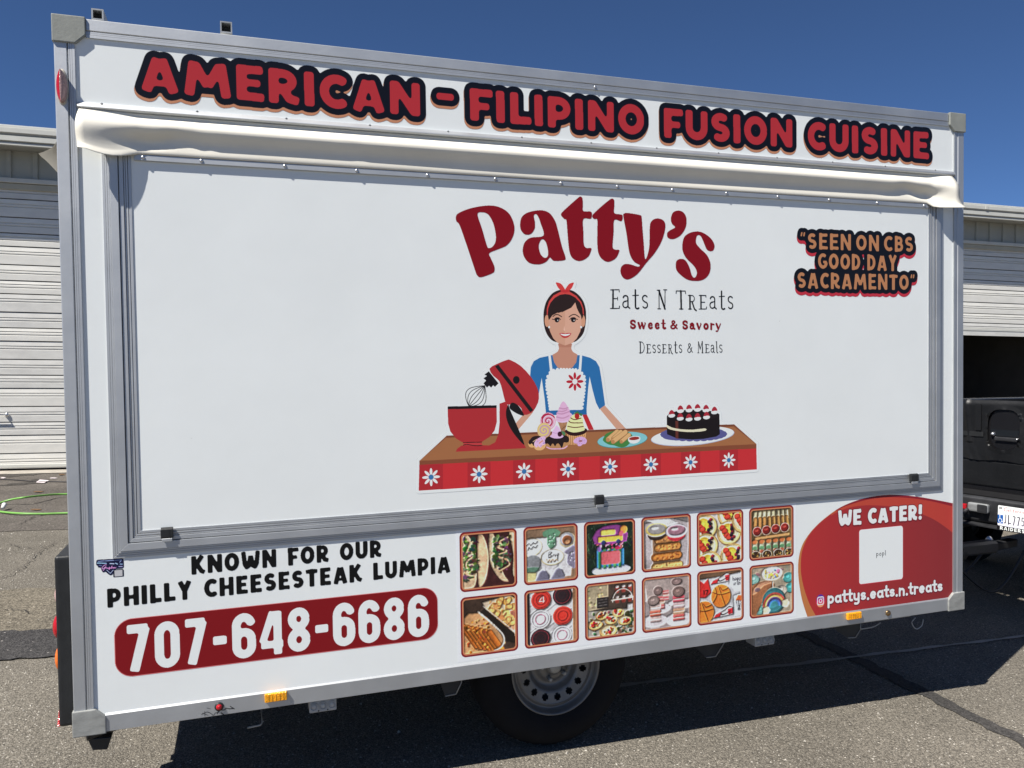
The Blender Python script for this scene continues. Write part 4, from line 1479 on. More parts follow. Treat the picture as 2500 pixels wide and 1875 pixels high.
# ------------------------------------------------------------------ the cook behind her counter (printed sticker)
Zw = Zm(1250, 660, 300 / 1244)
Zc = Zm(1000, 850, 500 / 2212)
Z5 = Zm(1270, 980, 210 / 2212)
iv = Cv(q(1012, 1200, YH)[0], q(1012, 1215, YH)[1] - .02, q(1862, 1000, YH)[0], q(1400, 675, YH)[1] + .03, 1500, (226, 232, 236))


def px_len(z, k):            # length in a zoom frame -> metres near the sticker
    a_, b_ = z([(1000, 800), (1000 + k, 800)])
    return abs(b_[0] - a_[0])


def W(pts, c, sm=0, alpha=1.0):
    iv.P(Zw(pts), c, sm, alpha)


def Cc(pts, c, sm=0, alpha=1.0):
    iv.P(Zc(pts), c, sm, alpha)


SK, SKL, SKD = (196, 148, 124), (204, 158, 134), (184, 132, 110)
BLU = (42, 104, 158)
# hair at the back
W([(470, 730), (400, 705), (350, 640), (325, 560), (318, 470), (325, 390), (350, 310), (400, 240), (460, 205), (535, 193), (610, 205), (670, 245), (720, 310), (745, 390), (750, 470), (742, 560), (720, 640), (670, 700), (610, 730)], (43, 29, 27), 4)
# neck and dress
W([(475, 735), (475, 790), (455, 830), (405, 862), (420, 930), (460, 985), (535, 1012), (610, 985), (655, 930), (665, 860), (620, 828), (600, 790), (598, 735)], SKD, 3)
W([(475, 735), (477, 770), (500, 778), (537, 780), (575, 778), (599, 770), (598, 735)], (172, 118, 96), 2)
W([(345, 1460), (340, 1410), (330, 1300), (300, 1090), (285, 1170), (272, 1245), (235, 1200), (190, 1120), (184, 1060), (190, 980), (220, 920), (280, 885), (370, 866), (408, 858), (425, 930), (462, 985), (535, 1008), (610, 985), (650, 930), (662, 858), (710, 862), (790, 885), (850, 920), (885, 980), (905, 1100), (925, 1240), (941, 1358), (930, 1390), (885, 1408), (850, 1340), (815, 1210), (785, 1075), (770, 1200), (755, 1400), (755, 1460)], BLU)
W([(408, 858), (425, 930), (462, 985), (535, 1004), (610, 985), (650, 930), (662, 858), (620, 828), (535, 900), (455, 828)], SKD, 0)
# forearms
W([(888, 1402), (938, 1368), (1040, 1480), (1152, 1602), (1055, 1604), (960, 1490)], SK)
W([(20, 1570), (110, 1465), (215, 1435), (70, 1605), (20, 1640)], SK)
# skirt stripe
W([(345, 1412), (755, 1405), (757, 1462), (343, 1465)], (36, 96, 150))
W([(712, 1462), (757, 1460), (828, 1612), (776, 1616)], (176, 40, 46))
# straps and scalloped apron
W([(368, 866), (392, 862), (414, 1038), (386, 1040)], (226, 231, 240))
W([(686, 858), (710, 862), (698, 1038), (672, 1036)], (226, 231, 240))
ap = [(400, 1022), (440, 1005), (480, 1003), (660, 1008), (690, 1024), (722, 1060), (735, 1090), (732, 1200), (720, 1300), (705, 1412), (390, 1420), (372, 1300), (352, 1190), (354, 1100), (372, 1050)]
W(ap, (224, 229, 239))
apz = np.array(Zw(ap))
rr_ = px_len(Zw, 15)
for a_, b_ in zip(apz, np.roll(apz, -1, 0)):
    if abs(a_[1] - apz[9][1]) < .006 and abs(b_[1] - apz[9][1]) < .006:
        continue
    n_ = max(1, int(np.hypot(*(b_ - a_)) / (rr_ * 1.75)))
    for k in range(n_):
        c_ = a_ + (b_ - a_) * (k + .5) / n_
        iv.E(c_[0], c_[1], rr_, rr_, (226, 231, 240))


def flower(c, R_, petal, heart, hr, n=8):
    m_ = iv.new()
    for k in range(n):
        t = 2 * math.pi * k / n + math.pi / 2
        iv.ell(m_, c[0] + R_ * .60 * math.cos(t), c[1] + R_ * .60 * math.sin(t), R_ * .40, R_ * .155, t)
    iv.fill(m_, petal)
    iv.E(c[0], c[1], hr, hr, heart)


flower(Zw([(636, 1126)])[0], px_len(Zw, 84), (172, 34, 48), (230, 232, 238), px_len(Zw, 25))
# ears, face, head band
for ex_, s_ in ((354, -1), (718, 1)):
    e_ = Zw([(ex_, 512)])[0]
    iv.E(e_[0], e_[1], px_len(Zw, 23), px_len(Zw, 54), (200, 146, 116))
W([(374, 470), (371, 560), (385, 620), (418, 690), (460, 733), (535, 760), (612, 735), (655, 690), (690, 620), (702, 560), (700, 470), (686, 425), (640, 325), (610, 365), (560, 400), (500, 422), (440, 432), (405, 455)], SK)
W([(537, 410), (600, 372), (640, 325), (686, 425), (700, 470), (702, 560), (690, 620), (655, 690), (612, 735), (537, 760), (537, 640)], SKL)
W([(372, 505), (360, 440), (420, 330), (540, 280), (640, 325), (600, 378), (545, 405), (500, 428), (512, 418), (462, 434), (470, 424), (408, 455), (384, 490)], (42, 29, 26))
W([(640, 325), (680, 330), (724, 430), (718, 470), (704, 500), (698, 460), (676, 425), (655, 380)], (42, 29, 26))
W([(352, 455), (352, 385), (375, 312), (420, 255), (480, 222), (537, 213), (592, 222), (650, 258), (700, 318), (724, 388), (727, 455), (717, 440), (712, 382), (688, 325), (640, 275), (585, 246), (537, 240), (485, 248), (430, 280), (388, 330), (366, 385), (360, 455)], (196, 66, 62))
W([(445, 123), (490, 133), (520, 165), (537, 203), (500, 207), (470, 180), (452, 150)], (196, 60, 58), 4)
W([(625, 123), (582, 136), (552, 170), (537, 203), (572, 207), (600, 185), (618, 150)], (196, 60, 58), 4)
W([(490, 215), (515, 195), (537, 203), (560, 195), (588, 215), (537, 226)], (180, 48, 50), 3)


def Ws(pts, w_, c, sm=5):
    iv.S(Zw(pts), px_len(Zw, w_), c, smooth=sm)


Ws([(414, 468), (438, 450), (468, 450), (502, 470)], 8, (40, 26, 24))
Ws([(577, 472), (606, 452), (640, 448), (680, 474)], 8, (40, 26, 24))
for ex_ in (455, 620):
    e_ = Zw([(ex_, 501)])[0]
    iv.E(e_[0], e_[1], px_len(Zw, 23), px_len(Zw, 23), (24, 18, 20))
    g_ = Zw([(ex_ + 8, 506)])[0]
    iv.E(g_[0], g_[1], px_len(Zw, 5), px_len(Zw, 6), (235, 235, 235))
Ws([(408, 494), (424, 498), (440, 484), (470, 480), (492, 500)], 6, (30, 20, 20))
Ws([(585, 500), (600, 482), (632, 478), (650, 494), (664, 496)], 6, (30, 20, 20))
W([(528, 560), (537, 600), (537, 620), (520, 604)], (214, 172, 150))
W([(480, 640), (515, 634), (537, 640), (560, 634), (600, 638), (575, 672), (537, 686), (505, 674)], (178, 52, 52), 4)
W([(488, 643), (537, 646), (592, 642), (560, 662), (520, 663)], (238, 236, 234), 3)
for ex_ in (375, 700):
    e_ = Zw([(ex_, 575)])[0]
    iv.E(e_[0], e_[1], px_len(Zw, 10), px_len(Zw, 11), (238, 236, 236))

# counter
Cc([(105, 1218), (400, 945), (3504, 822), (3745, 1035), (3745, 1085), (105, 1262)], (124, 70, 48))
Cc([(105, 1217), (395, 968), (3498, 844), (3742, 1036)], (152, 100, 64))
Cc([(395, 968), (400, 945), (3504, 822), (3520, 838), (3490, 846)], (112, 64, 46))
Cc([(105, 1260), (3745, 1083), (3750, 1310), (98, 1540)], (186, 46, 50))
fl_ = [(232, 1393), (750, 1362), (1237, 1332), (1712, 1306), (2165, 1280), (2606, 1256), (3034, 1233), (3447, 1210)]
for i, (fx, fy) in enumerate(fl_):
    hw = 128 - i * 4
    def top(x):
        return 1260 - (x - 105) * 177 / 3640
    def bot(x):
        return 1540 - (x - 98) * 230 / 3652
    xa, xb = max(104, fx - hw), fx + hw
    Cc([(xa, top(xa) + 1), (xb, top(xb) + 1), (xb, bot(xb) - 1), (xa, bot(xa) - 1)], (163, 40, 47))
for i, (fx, fy) in enumerate(fl_):
    a_ = Zc([(fx, fy)])[0]
    R_ = (Zc([(fx, fy - 98 + i * 2)])[0][1] - a_[1])
    flower(a_, R_, (235, 237, 244), (52, 106, 158), R_ * .28)

# mixer
MR = (163, 44, 49)
Cc([(970, 600), (1040, 575), (1060, 620), (1045, 690), (1060, 800), (1110, 890), (1235, 1035), (1258, 1080), (498, 1118), (515, 1085), (560, 1052), (680, 1045), (860, 1050), (925, 1015), (958, 930), (972, 800)], MR)
Cc([(580, 1018), (778, 1012), (786, 1056), (580, 1048)], (178, 58, 60))
Cc([(412, 655), (940, 642), (941, 800), (917, 890), (862, 960), (780, 1012), (580, 1022), (500, 975), (440, 900), (415, 810)], MR, 0)
Cc([(412, 630), (939, 616), (939, 645), (412, 660)], (22, 20, 22))
iv.S(Zc([(580, 1020), (778, 1014)]), px_len(Zc, 7), (22, 18, 20))
iv.S(Zc([(580, 1048), (620, 1040), (700, 1052), (784, 1052)]), px_len(Zc, 7), (22, 18, 20), smooth=5)
Cc([(1080, 600), (1050, 640), (1040, 720), (1062, 810), (1110, 900), (1180, 990), (1240, 1040), (1170, 860), (1075, 640)], (26, 22, 23), 3)
Cc([(862, 222), (940, 172), (1048, 128), (1092, 130), (1200, 192), (1310, 310), (1375, 420), (1396, 500), (1388, 585), (1338, 678), (1300, 705), (1235, 722), (1205, 650), (1140, 600), (1065, 612), (1030, 570), (1000, 450), (968, 355), (905, 300)], MR, 2)
Cc([(922, 196), (958, 178), (1336, 670), (1302, 692)], (28, 24, 26))
e_ = Zc([(1152, 343)])[0]
iv.E(e_[0], e_[1], px_len(Zc, 36), px_len(Zc, 40), (24, 22, 24))
Cc([(1095, 594), (1130, 592), (1180, 628), (1236, 722), (1195, 722), (1130, 690), (1078, 645)], (24, 22, 24), 3)
Cc([(855, 250), (960, 380), (922, 418), (902, 400), (880, 426), (858, 405), (835, 426), (798, 380), (826, 350), (798, 325), (836, 300), (808, 286)], (22, 20, 23))
wa_, wb_ = np.array((812.0, 405.0)), np.array((640.0, 624.0))
wd_ = wb_ - wa_
wn_ = np.array((-wd_[1], wd_[0])) / np.hypot(*wd_)
for k_ in range(7):
    o_ = (k_ - 3) / 3.0 * 118
    iv.S(Zc([tuple(wa_ + wd_ * t + wn_ * o_ * math.sin(math.pi * t ** 1.25) ** .8) for t in np.linspace(0, 1, 18)]), px_len(Zc, 6.5), (24, 22, 26))



# sweets
def F(pts, c, sm=3, alpha=1.0):
    iv.P(Z5(pts), c, sm, alpha)


def Fs(pts, w_, c, sm=4):
    iv.S(Z5(pts), px_len(Z5, w_), c, smooth=sm)


def lolly(c, R_, a_, b_, c2):
    o_ = Z5([c])[0]
    r_ = px_len(Z5, R_)
    iv.E(o_[0], o_[1], r_, r_ * 1.06, a_)
    for ph, col_ in ((0, b_), (2.1, c2)):
        sp_ = [(c[0] + (10 + R_ * .90 * t / 12.0) * math.cos(t + ph), c[1] + (10 + R_ * .90 * t / 12.0) * math.sin(t + ph)) for t in np.linspace(0, 12.0, 60)]
        iv.S(Z5(sp_), px_len(Z5, R_ * .16), col_)


F([(970, 530), (1215, 530), (1150, 760), (1060, 760)], (176, 132, 96), 0)
for k in range(6):
    Fs([(985 + k * 42, 540), (1050 + k * 18, 750)], 7, (128, 86, 58), 0)
    Fs([(1200 - k * 42, 545), (1040 + (5 - k) * 16, 720)], 6, (128, 86, 58), 0)
F([(1100, 0), (1150, 30), (1195, 90), (1230, 160), (1270, 220), (1275, 280), (1330, 330), (1325, 400), (1270, 480), (1180, 535), (1050, 545), (930, 500), (930, 370), (945, 290), (985, 240), (980, 200), (1010, 150), (1040, 70)], (212, 170, 200), 4)
for pts_ in ([(1010, 170), (1120, 190), (1225, 160)], [(985, 250), (1100, 255), (1200, 215)], [(945, 300), (1080, 320), (1260, 260)], [(935, 400), (1100, 430), (1250, 370)]):
    Fs(pts_, 32, (190, 140, 172))
F([(935, 490), (1050, 515), (1230, 480), (1180, 535), (1050, 545)], (222, 186, 214))
lolly((715, 510), 196, (214, 150, 172), (168, 34, 66), (232, 190, 206))
Fs([(560, 420), (620, 350), (720, 325)], 40, (168, 34, 66))
lolly((612, 742), 172, (206, 176, 128), (214, 196, 118), (184, 146, 170))
F([(1200, 780), (1700, 740), (1680, 930), (1600, 1115), (1240, 1115)], (212, 160, 108), 0)
for k in range(9):
    Fs([(1235 + k * 52, 860), (1260 + k * 40, 1110)], 12, (112, 70, 44), 0)
F([(1150, 760), (1240, 720), (1640, 690), (1720, 740), (1650, 830), (1450, 885), (1250, 860)], (46, 22, 24))
F([(1400, 285), (1425, 330), (1540, 380), (1610, 450), (1620, 560), (1655, 690), (1630, 750), (1400, 800), (1230, 760), (1195, 690), (1215, 570), (1250, 500), (1310, 390), (1380, 330)], (238, 228, 158), 4)
for pts_ in ([(1300, 425), (1400, 470), (1560, 430)], [(1250, 505), (1330, 550), (1600, 550)], [(1225, 640), (1400, 670), (1620, 645)]):
    Fs(pts_, 22, (94, 34, 28))
F([(1380, 330), (1470, 250), (1530, 300), (1600, 320), (1570, 380), (1500, 330)], (58, 112, 66), 3)
e_ = Z5([(1460, 378)])[0]
iv.E(e_[0], e_[1], px_len(Z5, 62), px_len(Z5, 70), (166, 36, 34))
F([(205, 1080), (230, 1000), (320, 910), (440, 885), (520, 900), (560, 960), (470, 1080), (350, 1180), (240, 1170)], (222, 168, 112))
F([(210, 1060), (240, 990), (330, 905), (450, 885), (525, 900), (520, 960), (400, 1060), (350, 1150), (300, 1080), (250, 1110)], (38, 26, 28))
Fs([(330, 1035), (420, 975)], 20, (190, 160, 130), 0)
F([(355, 1130), (370, 1040), (460, 950), (570, 905), (650, 930), (660, 1080), (640, 1180), (560, 1250), (440, 1255), (370, 1210)], (224, 170, 116))
F([(360, 1110), (380, 1030), (465, 945), (570, 905), (650, 925), (650, 1080), (570, 1130), (520, 1190), (460, 1150), (410, 1190)], (216, 176, 208))
Fs([(490, 1075), (570, 1015)], 30, (206, 140, 110), 0)
for _ in range(36):
    x_, y_ = rng.uniform(390, 630), rng.uniform(940, 1150)
    if abs(x_ - 530) + abs(y_ - 1045) < 75:
        continue
    Fs([(x_, y_), (x_ + 10, y_ + 6)], 9, [(150, 80, 150), (90, 90, 190), (220, 120, 150)][int(rng.integers(3))], 0)
F([(640, 1000), (700, 920), (900, 880), (1150, 890), (1245, 960), (1240, 1080), (1200, 1180), (1000, 1195), (720, 1185), (650, 1100)], (178, 132, 88), 2)
F([(635, 1000), (700, 915), (900, 870), (1150, 870), (1250, 930), (1250, 1020), (1200, 1060), (1120, 1055), (1095, 1150), (1060, 1195), (1030, 1140), (980, 1080), (930, 1100), (895, 1160), (860, 1100), (820, 1085), (780, 1160), (740, 1110), (690, 1080), (650, 1100)], (36, 24, 26), 2)
Fs([(680, 1175), (780, 1215), (950, 1220), (1120, 1205), (1205, 1150)], 28, (216, 168, 196))
F([(935, 620), (965, 640), (1010, 690), (1040, 770), (1060, 850), (1115, 895), (1040, 945), (880, 950), (760, 900), (810, 850), (825, 770), (880, 700), (900, 650)], (216, 178, 212), 3)
Fs([(850, 800), (930, 820), (1000, 790)], 18, (190, 148, 188))
F([(1060, 780), (1120, 770), (1165, 830), (1120, 880)], (74, 122, 82))
e_ = Z5([(1018, 840)])[0]
iv.E(e_[0], e_[1], px_len(Z5, 58), px_len(Z5, 62), (54, 20, 36))
Fs([(1045, 790), (1100, 690), (1190, 630)], 8, (50, 40, 30))
F([(1370, 1010), (1440, 940), (1560, 905), (1670, 940), (1715, 1010), (1680, 1090), (1600, 1105), (1560, 1145), (1490, 1145), (1460, 1090), (1390, 1070)], (204, 164, 206), 3)
for _ in range(30):
    x_, y_ = rng.uniform(1420, 1670), rng.uniform(940, 1080)
    Fs([(x_, y_), (x_ + 8, y_ + 6)], 8, [(130, 90, 160), (110, 110, 200), (190, 110, 150)][int(rng.integers(3))], 0)
e_ = Z5([(1550, 1018)])[0]
iv.E(e_[0], e_[1], px_len(Z5, 50), px_len(Z5, 20), (150, 90, 90))

# plate of rolls with dip, and the dark cake
O3 = 1769.6


def D(pts, c, sm=3):
    iv.P(Zc([(x + O3, y) for x, y in pts]), c, sm)


def De(x, y, rx_, ry_, c, rot=.035):
    o_ = Zc([(x + O3, y)])[0]
    a_ = Zc([(x + O3 + rx_, y)])[0]
    b_ = Zc([(x + O3, y - ry_)])[0]
    iv.E(o_[0], o_[1], abs(a_[0] - o_[0]), abs(b_[1] - o_[1]), c, rot)


De(531, 991, 268, 86, (60, 128, 128))
De(531, 988, 264, 82, (122, 186, 190))
D([(330, 960), (360, 920), (480, 885), (600, 910), (640, 960), (620, 1010), (570, 1060), (500, 1070), (440, 1050), (380, 1040), (320, 1000)], (66, 122, 62), 3)
for (xa, ya2, xb, yb2, w_) in ((375, 985, 470, 905, 58), (430, 975, 510, 905, 50), (520, 1005, 600, 940, 50), (430, 1005, 560, 910, 60)):
    iv.S(Zc([(xa + O3, ya2), (xb + O3, yb2)]), px_len(Zc, w_), (150, 106, 66))
    iv.S(Zc([(xa + O3, ya2), (xb + O3, yb2 - 3)]), px_len(Zc, w_ - 10), (206, 164, 112))
    e_ = Zc([(xa + O3 - 4, ya2 + 6)])[0]
    iv.E(e_[0], e_[1], px_len(Zc, w_ * .36), px_len(Zc, w_ * .36), (178, 128, 82))
D([(590, 975), (600, 1015), (640, 1030), (680, 1025), (710, 1005), (722, 970), (656, 960)], (232, 232, 236), 2)
De(656, 973, 66, 24, (232, 232, 236))
De(656, 975, 56, 18, (140, 44, 36))
De(1295, 950, 442, 100, (170, 176, 196))
De(1295, 946, 436, 96, (228, 232, 238))
for k in range(26):
    t = 2 * math.pi * k / 26
    De(1298 + 320 * math.cos(t), 930 + 58 * math.sin(t), 42, 20, (84, 84, 134))
De(1298, 930, 325, 60, (84, 84, 134))
D([(1008, 735), (1100, 690), (1290, 670), (1480, 680), (1576, 715), (1580, 930), (1540, 955), (1400, 980), (1280, 986), (1120, 975), (1010, 930)], (26, 20, 21), 0)
D([(1008, 740), (1050, 700), (1160, 672), (1300, 664), (1440, 672), (1540, 695), (1577, 720), (1545, 750), (1430, 778), (1290, 788), (1140, 780), (1050, 762)], (32, 24, 25), 3)
D([(1100, 785), (1132, 788), (1132, 978), (1103, 974)], (92, 46, 38), 0)
D([(1008, 828), (1060, 856), (1160, 875), (1290, 880), (1422, 866), (1424, 892), (1290, 906), (1160, 900), (1050, 880), (1009, 856)], (216, 208, 178), 2)
for (sx_, sy_) in ((1155, 640), (1248, 632), (1340, 626), (1432, 634), (1523, 654), (1060, 690), (1437, 708), (1340, 722), (1248, 730), (1153, 722)):
    De(sx_, sy_ + 38, 37, 22, (238, 234, 226))
    D([(sx_ - 30, sy_ + 22), (sx_ - 20, sy_ - 8), (sx_, sy_ - 22), (sx_ + 20, sy_ - 8), (sx_ + 30, sy_ + 22), (sx_, sy_ + 30)], (158, 40, 52), 4)
    De(sx_ + 6, sy_ + 32, 28, 11, (238, 234, 226))
# white die-cut margin round everything, filled between the arms
core = iv.a > .5
mg = dilate(core, 17)
iv.poly(mg, Zw([(185, 1000), (205, 1440), (60, 1625), (1150, 1610), (940, 1360), (890, 1000)]))
iv.poly(mg, Zc([(560, 620), (640, 400), (960, 300), (1010, 600), (960, 960), (800, 960)]))
mg = blur(mg, 4) > .5
und = mg & ~core
iv.rgb[und] = (228, 234, 240)
iv.a[und] = 1
decal(iv, 'cook_print', hatch, YD, 'printed cook in blue dress behind a counter of sweets and a red mixer', cell=.009)

# ------------------------------------------------------------------ lower panel: slogan, phone banner
YL = YP - .0005
BK = (13, 14, 15)
line_decal('KNOWN FOR OUR', box_of((467, 1403), (467, 1359), (931, 1359.5), (931, 1317)), CH, .25, BK, .03, 'lettering', 'chunky black line KNOWN FOR OUR', .12, True, .55, T, YL, 1000)
line_decal('PHILLY CHEESESTEAK LUMPIA', box_of((262, 1484), (262, 1436), (1099, 1397), (1099, 1357)), CH, .25, BK, .03, 'lettering', 'chunky black line PHILLY CHEESESTEAK LUMPIA', .12, True, .55, T, YL, 1000)


def rrect(cv, x0, z0, x1, z1, r):
    m_ = cv.new()
    cv.poly(m_, [(x0 + r, z0), (x1 - r, z0), (x1 - r, z1), (x0 + r, z1)])
    cv.poly(m_, [(x0, z0 + r), (x1, z0 + r), (x1, z1 - r), (x0, z1 - r)])
    for a_ in (x0 + r, x1 - r):
        for b_ in (z0 + r, z1 - r):
            cv.ell(m_, a_, b_, r, r)
    return m_


ba = [q(279.6, 1585), q(1068.7, 1490), q(345, 1506.5), q(345, 1648), q(1000, 1439), q(1000, 1567)]
bx0, bx1 = ba[0][0], ba[1][0]
bz1 = (ba[2][1] + ba[4][1]) / 2
bz0 = (ba[3][1] + ba[5][1]) / 2
pvn = Cv(bx0 - .01, bz0 - .01, bx1 + .01, bz1 + .01, 1000, (118, 18, 24))
pvn.fill(rrect(pvn, bx0, bz0, bx1, bz1, .055), (214, 120, 120))
pvn.fill(rrect(pvn, bx0 + .0018, bz0 + .0018, bx1 - .0018, bz1 - .0018, .0535), (118, 18, 24))
d_ = box_of((309, 1642), (309, 1529), (1046, 1552), (1046, 1448))
pvn.fill(text(pvn, '707-648-6686', *d_[:4], NUM, .185, .022, .085, slope=d_[4]), (222, 229, 230))
decal(pvn, 'phone_banner', T, YL, 'dark red rounded banner with white number 707-648-6686')


# ------------------------------------------------------------------ twelve printed food photographs
def noise2(H, W_, n, seed=0):
    r_ = np.random.default_rng(seed)
    g = r_.random((n + 2, n + 2))
    y = np.linspace(0, n, H)[:, None]
    x = np.linspace(0, n, W_)[None, :]
    yi, xi = y.astype(int), x.astype(int)
    fy, fx = y - yi, x - xi
    fy, fx = fy * fy * (3 - 2 * fy), fx * fx * (3 - 2 * fx)
    return (g[yi, xi] * (1 - fx) + g[yi, xi + 1] * fx) * (1 - fy) + (g[yi + 1, xi] * (1 - fx) + g[yi + 1, xi + 1] * fx) * fy


class Ph(Cv):
    """unit-square photograph painter: (0,0) lower left"""

    def __init__(s, bgc, seed=1):
        super().__init__(0, 0, 1, 1.08, 190, bgc, 1.0)
        s.r = np.random.default_rng(seed)

    def grain(s, amt, n):
        k = sum(noise2(s.H, s.W, n * 2 ** i, int(s.r.integers(999))) / 2 ** i for i in range(3)) / 1.75 - .5
        s.rgb *= (1 + amt * 2 * k)[..., None]
        np.clip(s.rgb, 0, 255, out=s.rgb)

    def finish(s):
        """lens softness, grain of the food and a little relief in the printed picture"""
        lum = s.rgb.mean(2)
        b_ = blur(lum, 1.6)
        g_ = np.roll(b_, (2, -2), (0, 1)) - np.roll(b_, (-2, 2), (0, 1))
        n_ = noise2(s.H, s.W, 34, int(s.r.integers(999))) + .7 * noise2(s.H, s.W, 70, int(s.r.integers(999))) - .85
        v_ = noise2(s.H, s.W, 3, int(s.r.integers(999))) - .5
        k_ = 1 + np.clip(-g_ / 80, -.42, .42) + .17 * n_ + .24 * v_
        s.rgb *= (k_ * 1.06)[..., None]
        for c in range(3):
            s.rgb[..., c] = blur(s.rgb[..., c], .9)
        np.clip(s.rgb, 0, 255, out=s.rgb)

    def ball(s, x, y, rx, ry, c, rot=0, hi=1.25, lo=.6):
        c = np.array(c, float)
        s.E(x, y, rx, ry, c * lo, rot)
        s.E(x - rx * .06, y + ry * .08, rx * .9, ry * .88, c * .85, rot)
        s.E(x - rx * .12, y + ry * .16, rx * .72, ry * .66, c, rot)
        s.E(x - rx * .22, y + ry * .3, rx * .32, ry * .26, np.clip(c * hi, 0, 255), rot)

    def roll(s, a, b, w_, c, lo=.55):
        c = np.array(c, float)
        s.S([a, b], w_, c * lo)
        d = np.array([-(b[1] - a[1]), b[0] - a[0]], float)
        d /= np.hypot(*d) + 1e-9
        if d[1] < 0:
            d = -d
        for o_, k, f in ((.06, .78, .85), (.12, .56, 1.0), (.2, .24, 1.14)):
            s.S([np.array(a) + d * w_ * o_, np.array(b) + d * w_ * o_], w_ * k, np.clip(c * f, 0, 255))

    def scatter(s, n, box, size, cols, jitter=18):
        for _ in range(n):
            c = np.array(cols[int(s.r.integers(len(cols)))], float) + s.r.uniform(-jitter, jitter, 3)
            x, y = s.r.uniform(box[0], box[2]), s.r.uniform(box[1], box[3])
            k = s.r.uniform(.5, 1.2) * size
            s.E(x, y, k, k * s.r.uniform(.35, .9), np.clip(c, 0, 255), s.r.uniform(0, 3.1))


def hot_dogs(p):
    p.grain(.3, 5)
    for pts, c in (([(-.1, 1.1), (.1, 1.08), (.24, .7), (.26, .3), (.2, 0), (-.1, 0)], (188, 160, 128)), ([(.3, 1.06), (.42, 1.0), (.50, .6), (.44, .15), (.3, .02), (.28, .5)], (202, 168, 132)),
                   ([(.52, 1.08), (.62, 1.0), (.66, .6), (.80, .2), (.88, .06), (.7, .14), (.52, .5)], (206, 176, 140)), ([(.92, 1.08), (1.1, 1.0), (1.1, .1), (.98, .2), (1.0, .6)], (198, 168, 134))):
        p.P(pts, np.array(c) * .7, 4)
        p.P([(x * .97 + .012, y * .96 + .03) for x, y in pts], c, 4)
    p.grain(.14, 9)
    for (x0, y0, x1, y1) in ((.02, .15, .27, 1.02), (.60, .3, .92, 1.02)):
        p.scatter(70, (x0, y0, x1, y1), .055, [(58, 92, 48), (40, 70, 38), (86, 54, 70), (70, 40, 50), (110, 120, 70), (46, 60, 40)])
        pts = []
        for k in range(11):
            pts.append((p.r.uniform(x0 + .02, x1 - .02), y0 + (y1 - y0) * (k + p.r.uniform(-.2, .6)) / 11))
        for a_ in range(0, 10, 2):
            p.S(pts[a_:a_ + 4], .034, (190, 132, 98), smooth=6)
            p.S([(x_, y_ + .006) for x_, y_ in pts[a_:a_ + 4]], .022, (228, 178, 140), smooth=6)
        p.scatter(26, (x0, y0, x1, y1), .03, [(70, 110, 56), (50, 84, 44), (96, 60, 82)])


def baby_cookies(p):
    p.grain(.1, 6)
    p.P([(.1, 0), (.9, .05), (1, .86), (.2, .9)], (206, 204, 204))
    for (x, y, rx_, ry_, c, rt) in ((.1, .72, .2, .17, (228, 228, 224), .2), (.83, .82, .15, .14, (150, 150, 156), 0), (.52, .48, .22, .15, (230, 230, 228), 0)):
        p.E(x, y - .01, rx_ + .02, ry_ + .02, (196, 180, 140), rt)
        p.E(x, y, rx_, ry_, c, rt)
    p.P([(.33, 1.0), (.45, 1.06), (.58, 1.06), (.70, .98), (.64, .88), (.60, .88), (.60, .72), (.5, .64), (.42, .74), (.42, .9), (.36, .9)], (84, 122, 96), 2)
    p.P([(.76, .56), (.88, .64), (1.0, .66), (1.0, .2), (.9, .24), (.82, .34), (.84, .5)], (122, 116, 134), 2)
    p.scatter(16, (.45, .72, .58, .96), .012, [(220, 226, 220)], 4)
    p.scatter(12, (.86, .3, .98, .55), .012, [(224, 222, 230)], 4)
    p.E(.83, .8, .10, .10, (120, 74, 48))
    p.E(.83, .77, .05, .045, (176, 128, 92))
    p.P([(0, .5), (.14, .56), (.28, .46), (.26, .26), (.1, .2), (0, .26)], (126, 128, 130), 3)
    p.P([(0, .3), (.26, .28), (.18, .18), (0, .2)], (84, 116, 96), 2)
    p.P([(.16, -.02), (.32, .30), (.46, .1), (.46, -.02)], (98, 96, 112))
    p.P([(.46, -.02), (.66, .32), (.78, .06), (.76, -.02)], (110, 108, 122))
    p.P([(.26, .18), (.32, .30), (.38, .2), (.32, .22)], (230, 230, 230))
    p.P([(.58, .2), (.66, .32), (.72, .2), (.65, .24)], (230, 230, 230))
    p.P([(0, -.02), (.18, -.02), (.2, .18), (0, .2)], (204, 194, 136))
    p.S([(.44, .48), (.46, .58), (.50, .57), (.47, .53), (.51, .50), (.45, .47)], .012, (30, 30, 34), smooth=4)
    p.S([(.53, .50), (.56, .53), (.58, .49), (.60, .53), (.62, .49), (.64, .54), (.62, .43)], .011, (30, 30, 34), smooth=4)
    p.S([(.40, .44), (.43, .37), (.46, .43), (.49, .37), (.52, .43), (.56, .38), (.6, .42), (.64, .38)], .014, (170, 132, 90), smooth=4)
    for k, yy in enumerate((.78, .70)):
        p.S([(.0 + .03 * k, yy - .03), (.05, yy + .02), (.09, yy - .02), (.14, yy + .03), (.18, yy), (.22, yy + .05)], .013, (34, 34, 38), smooth=4)


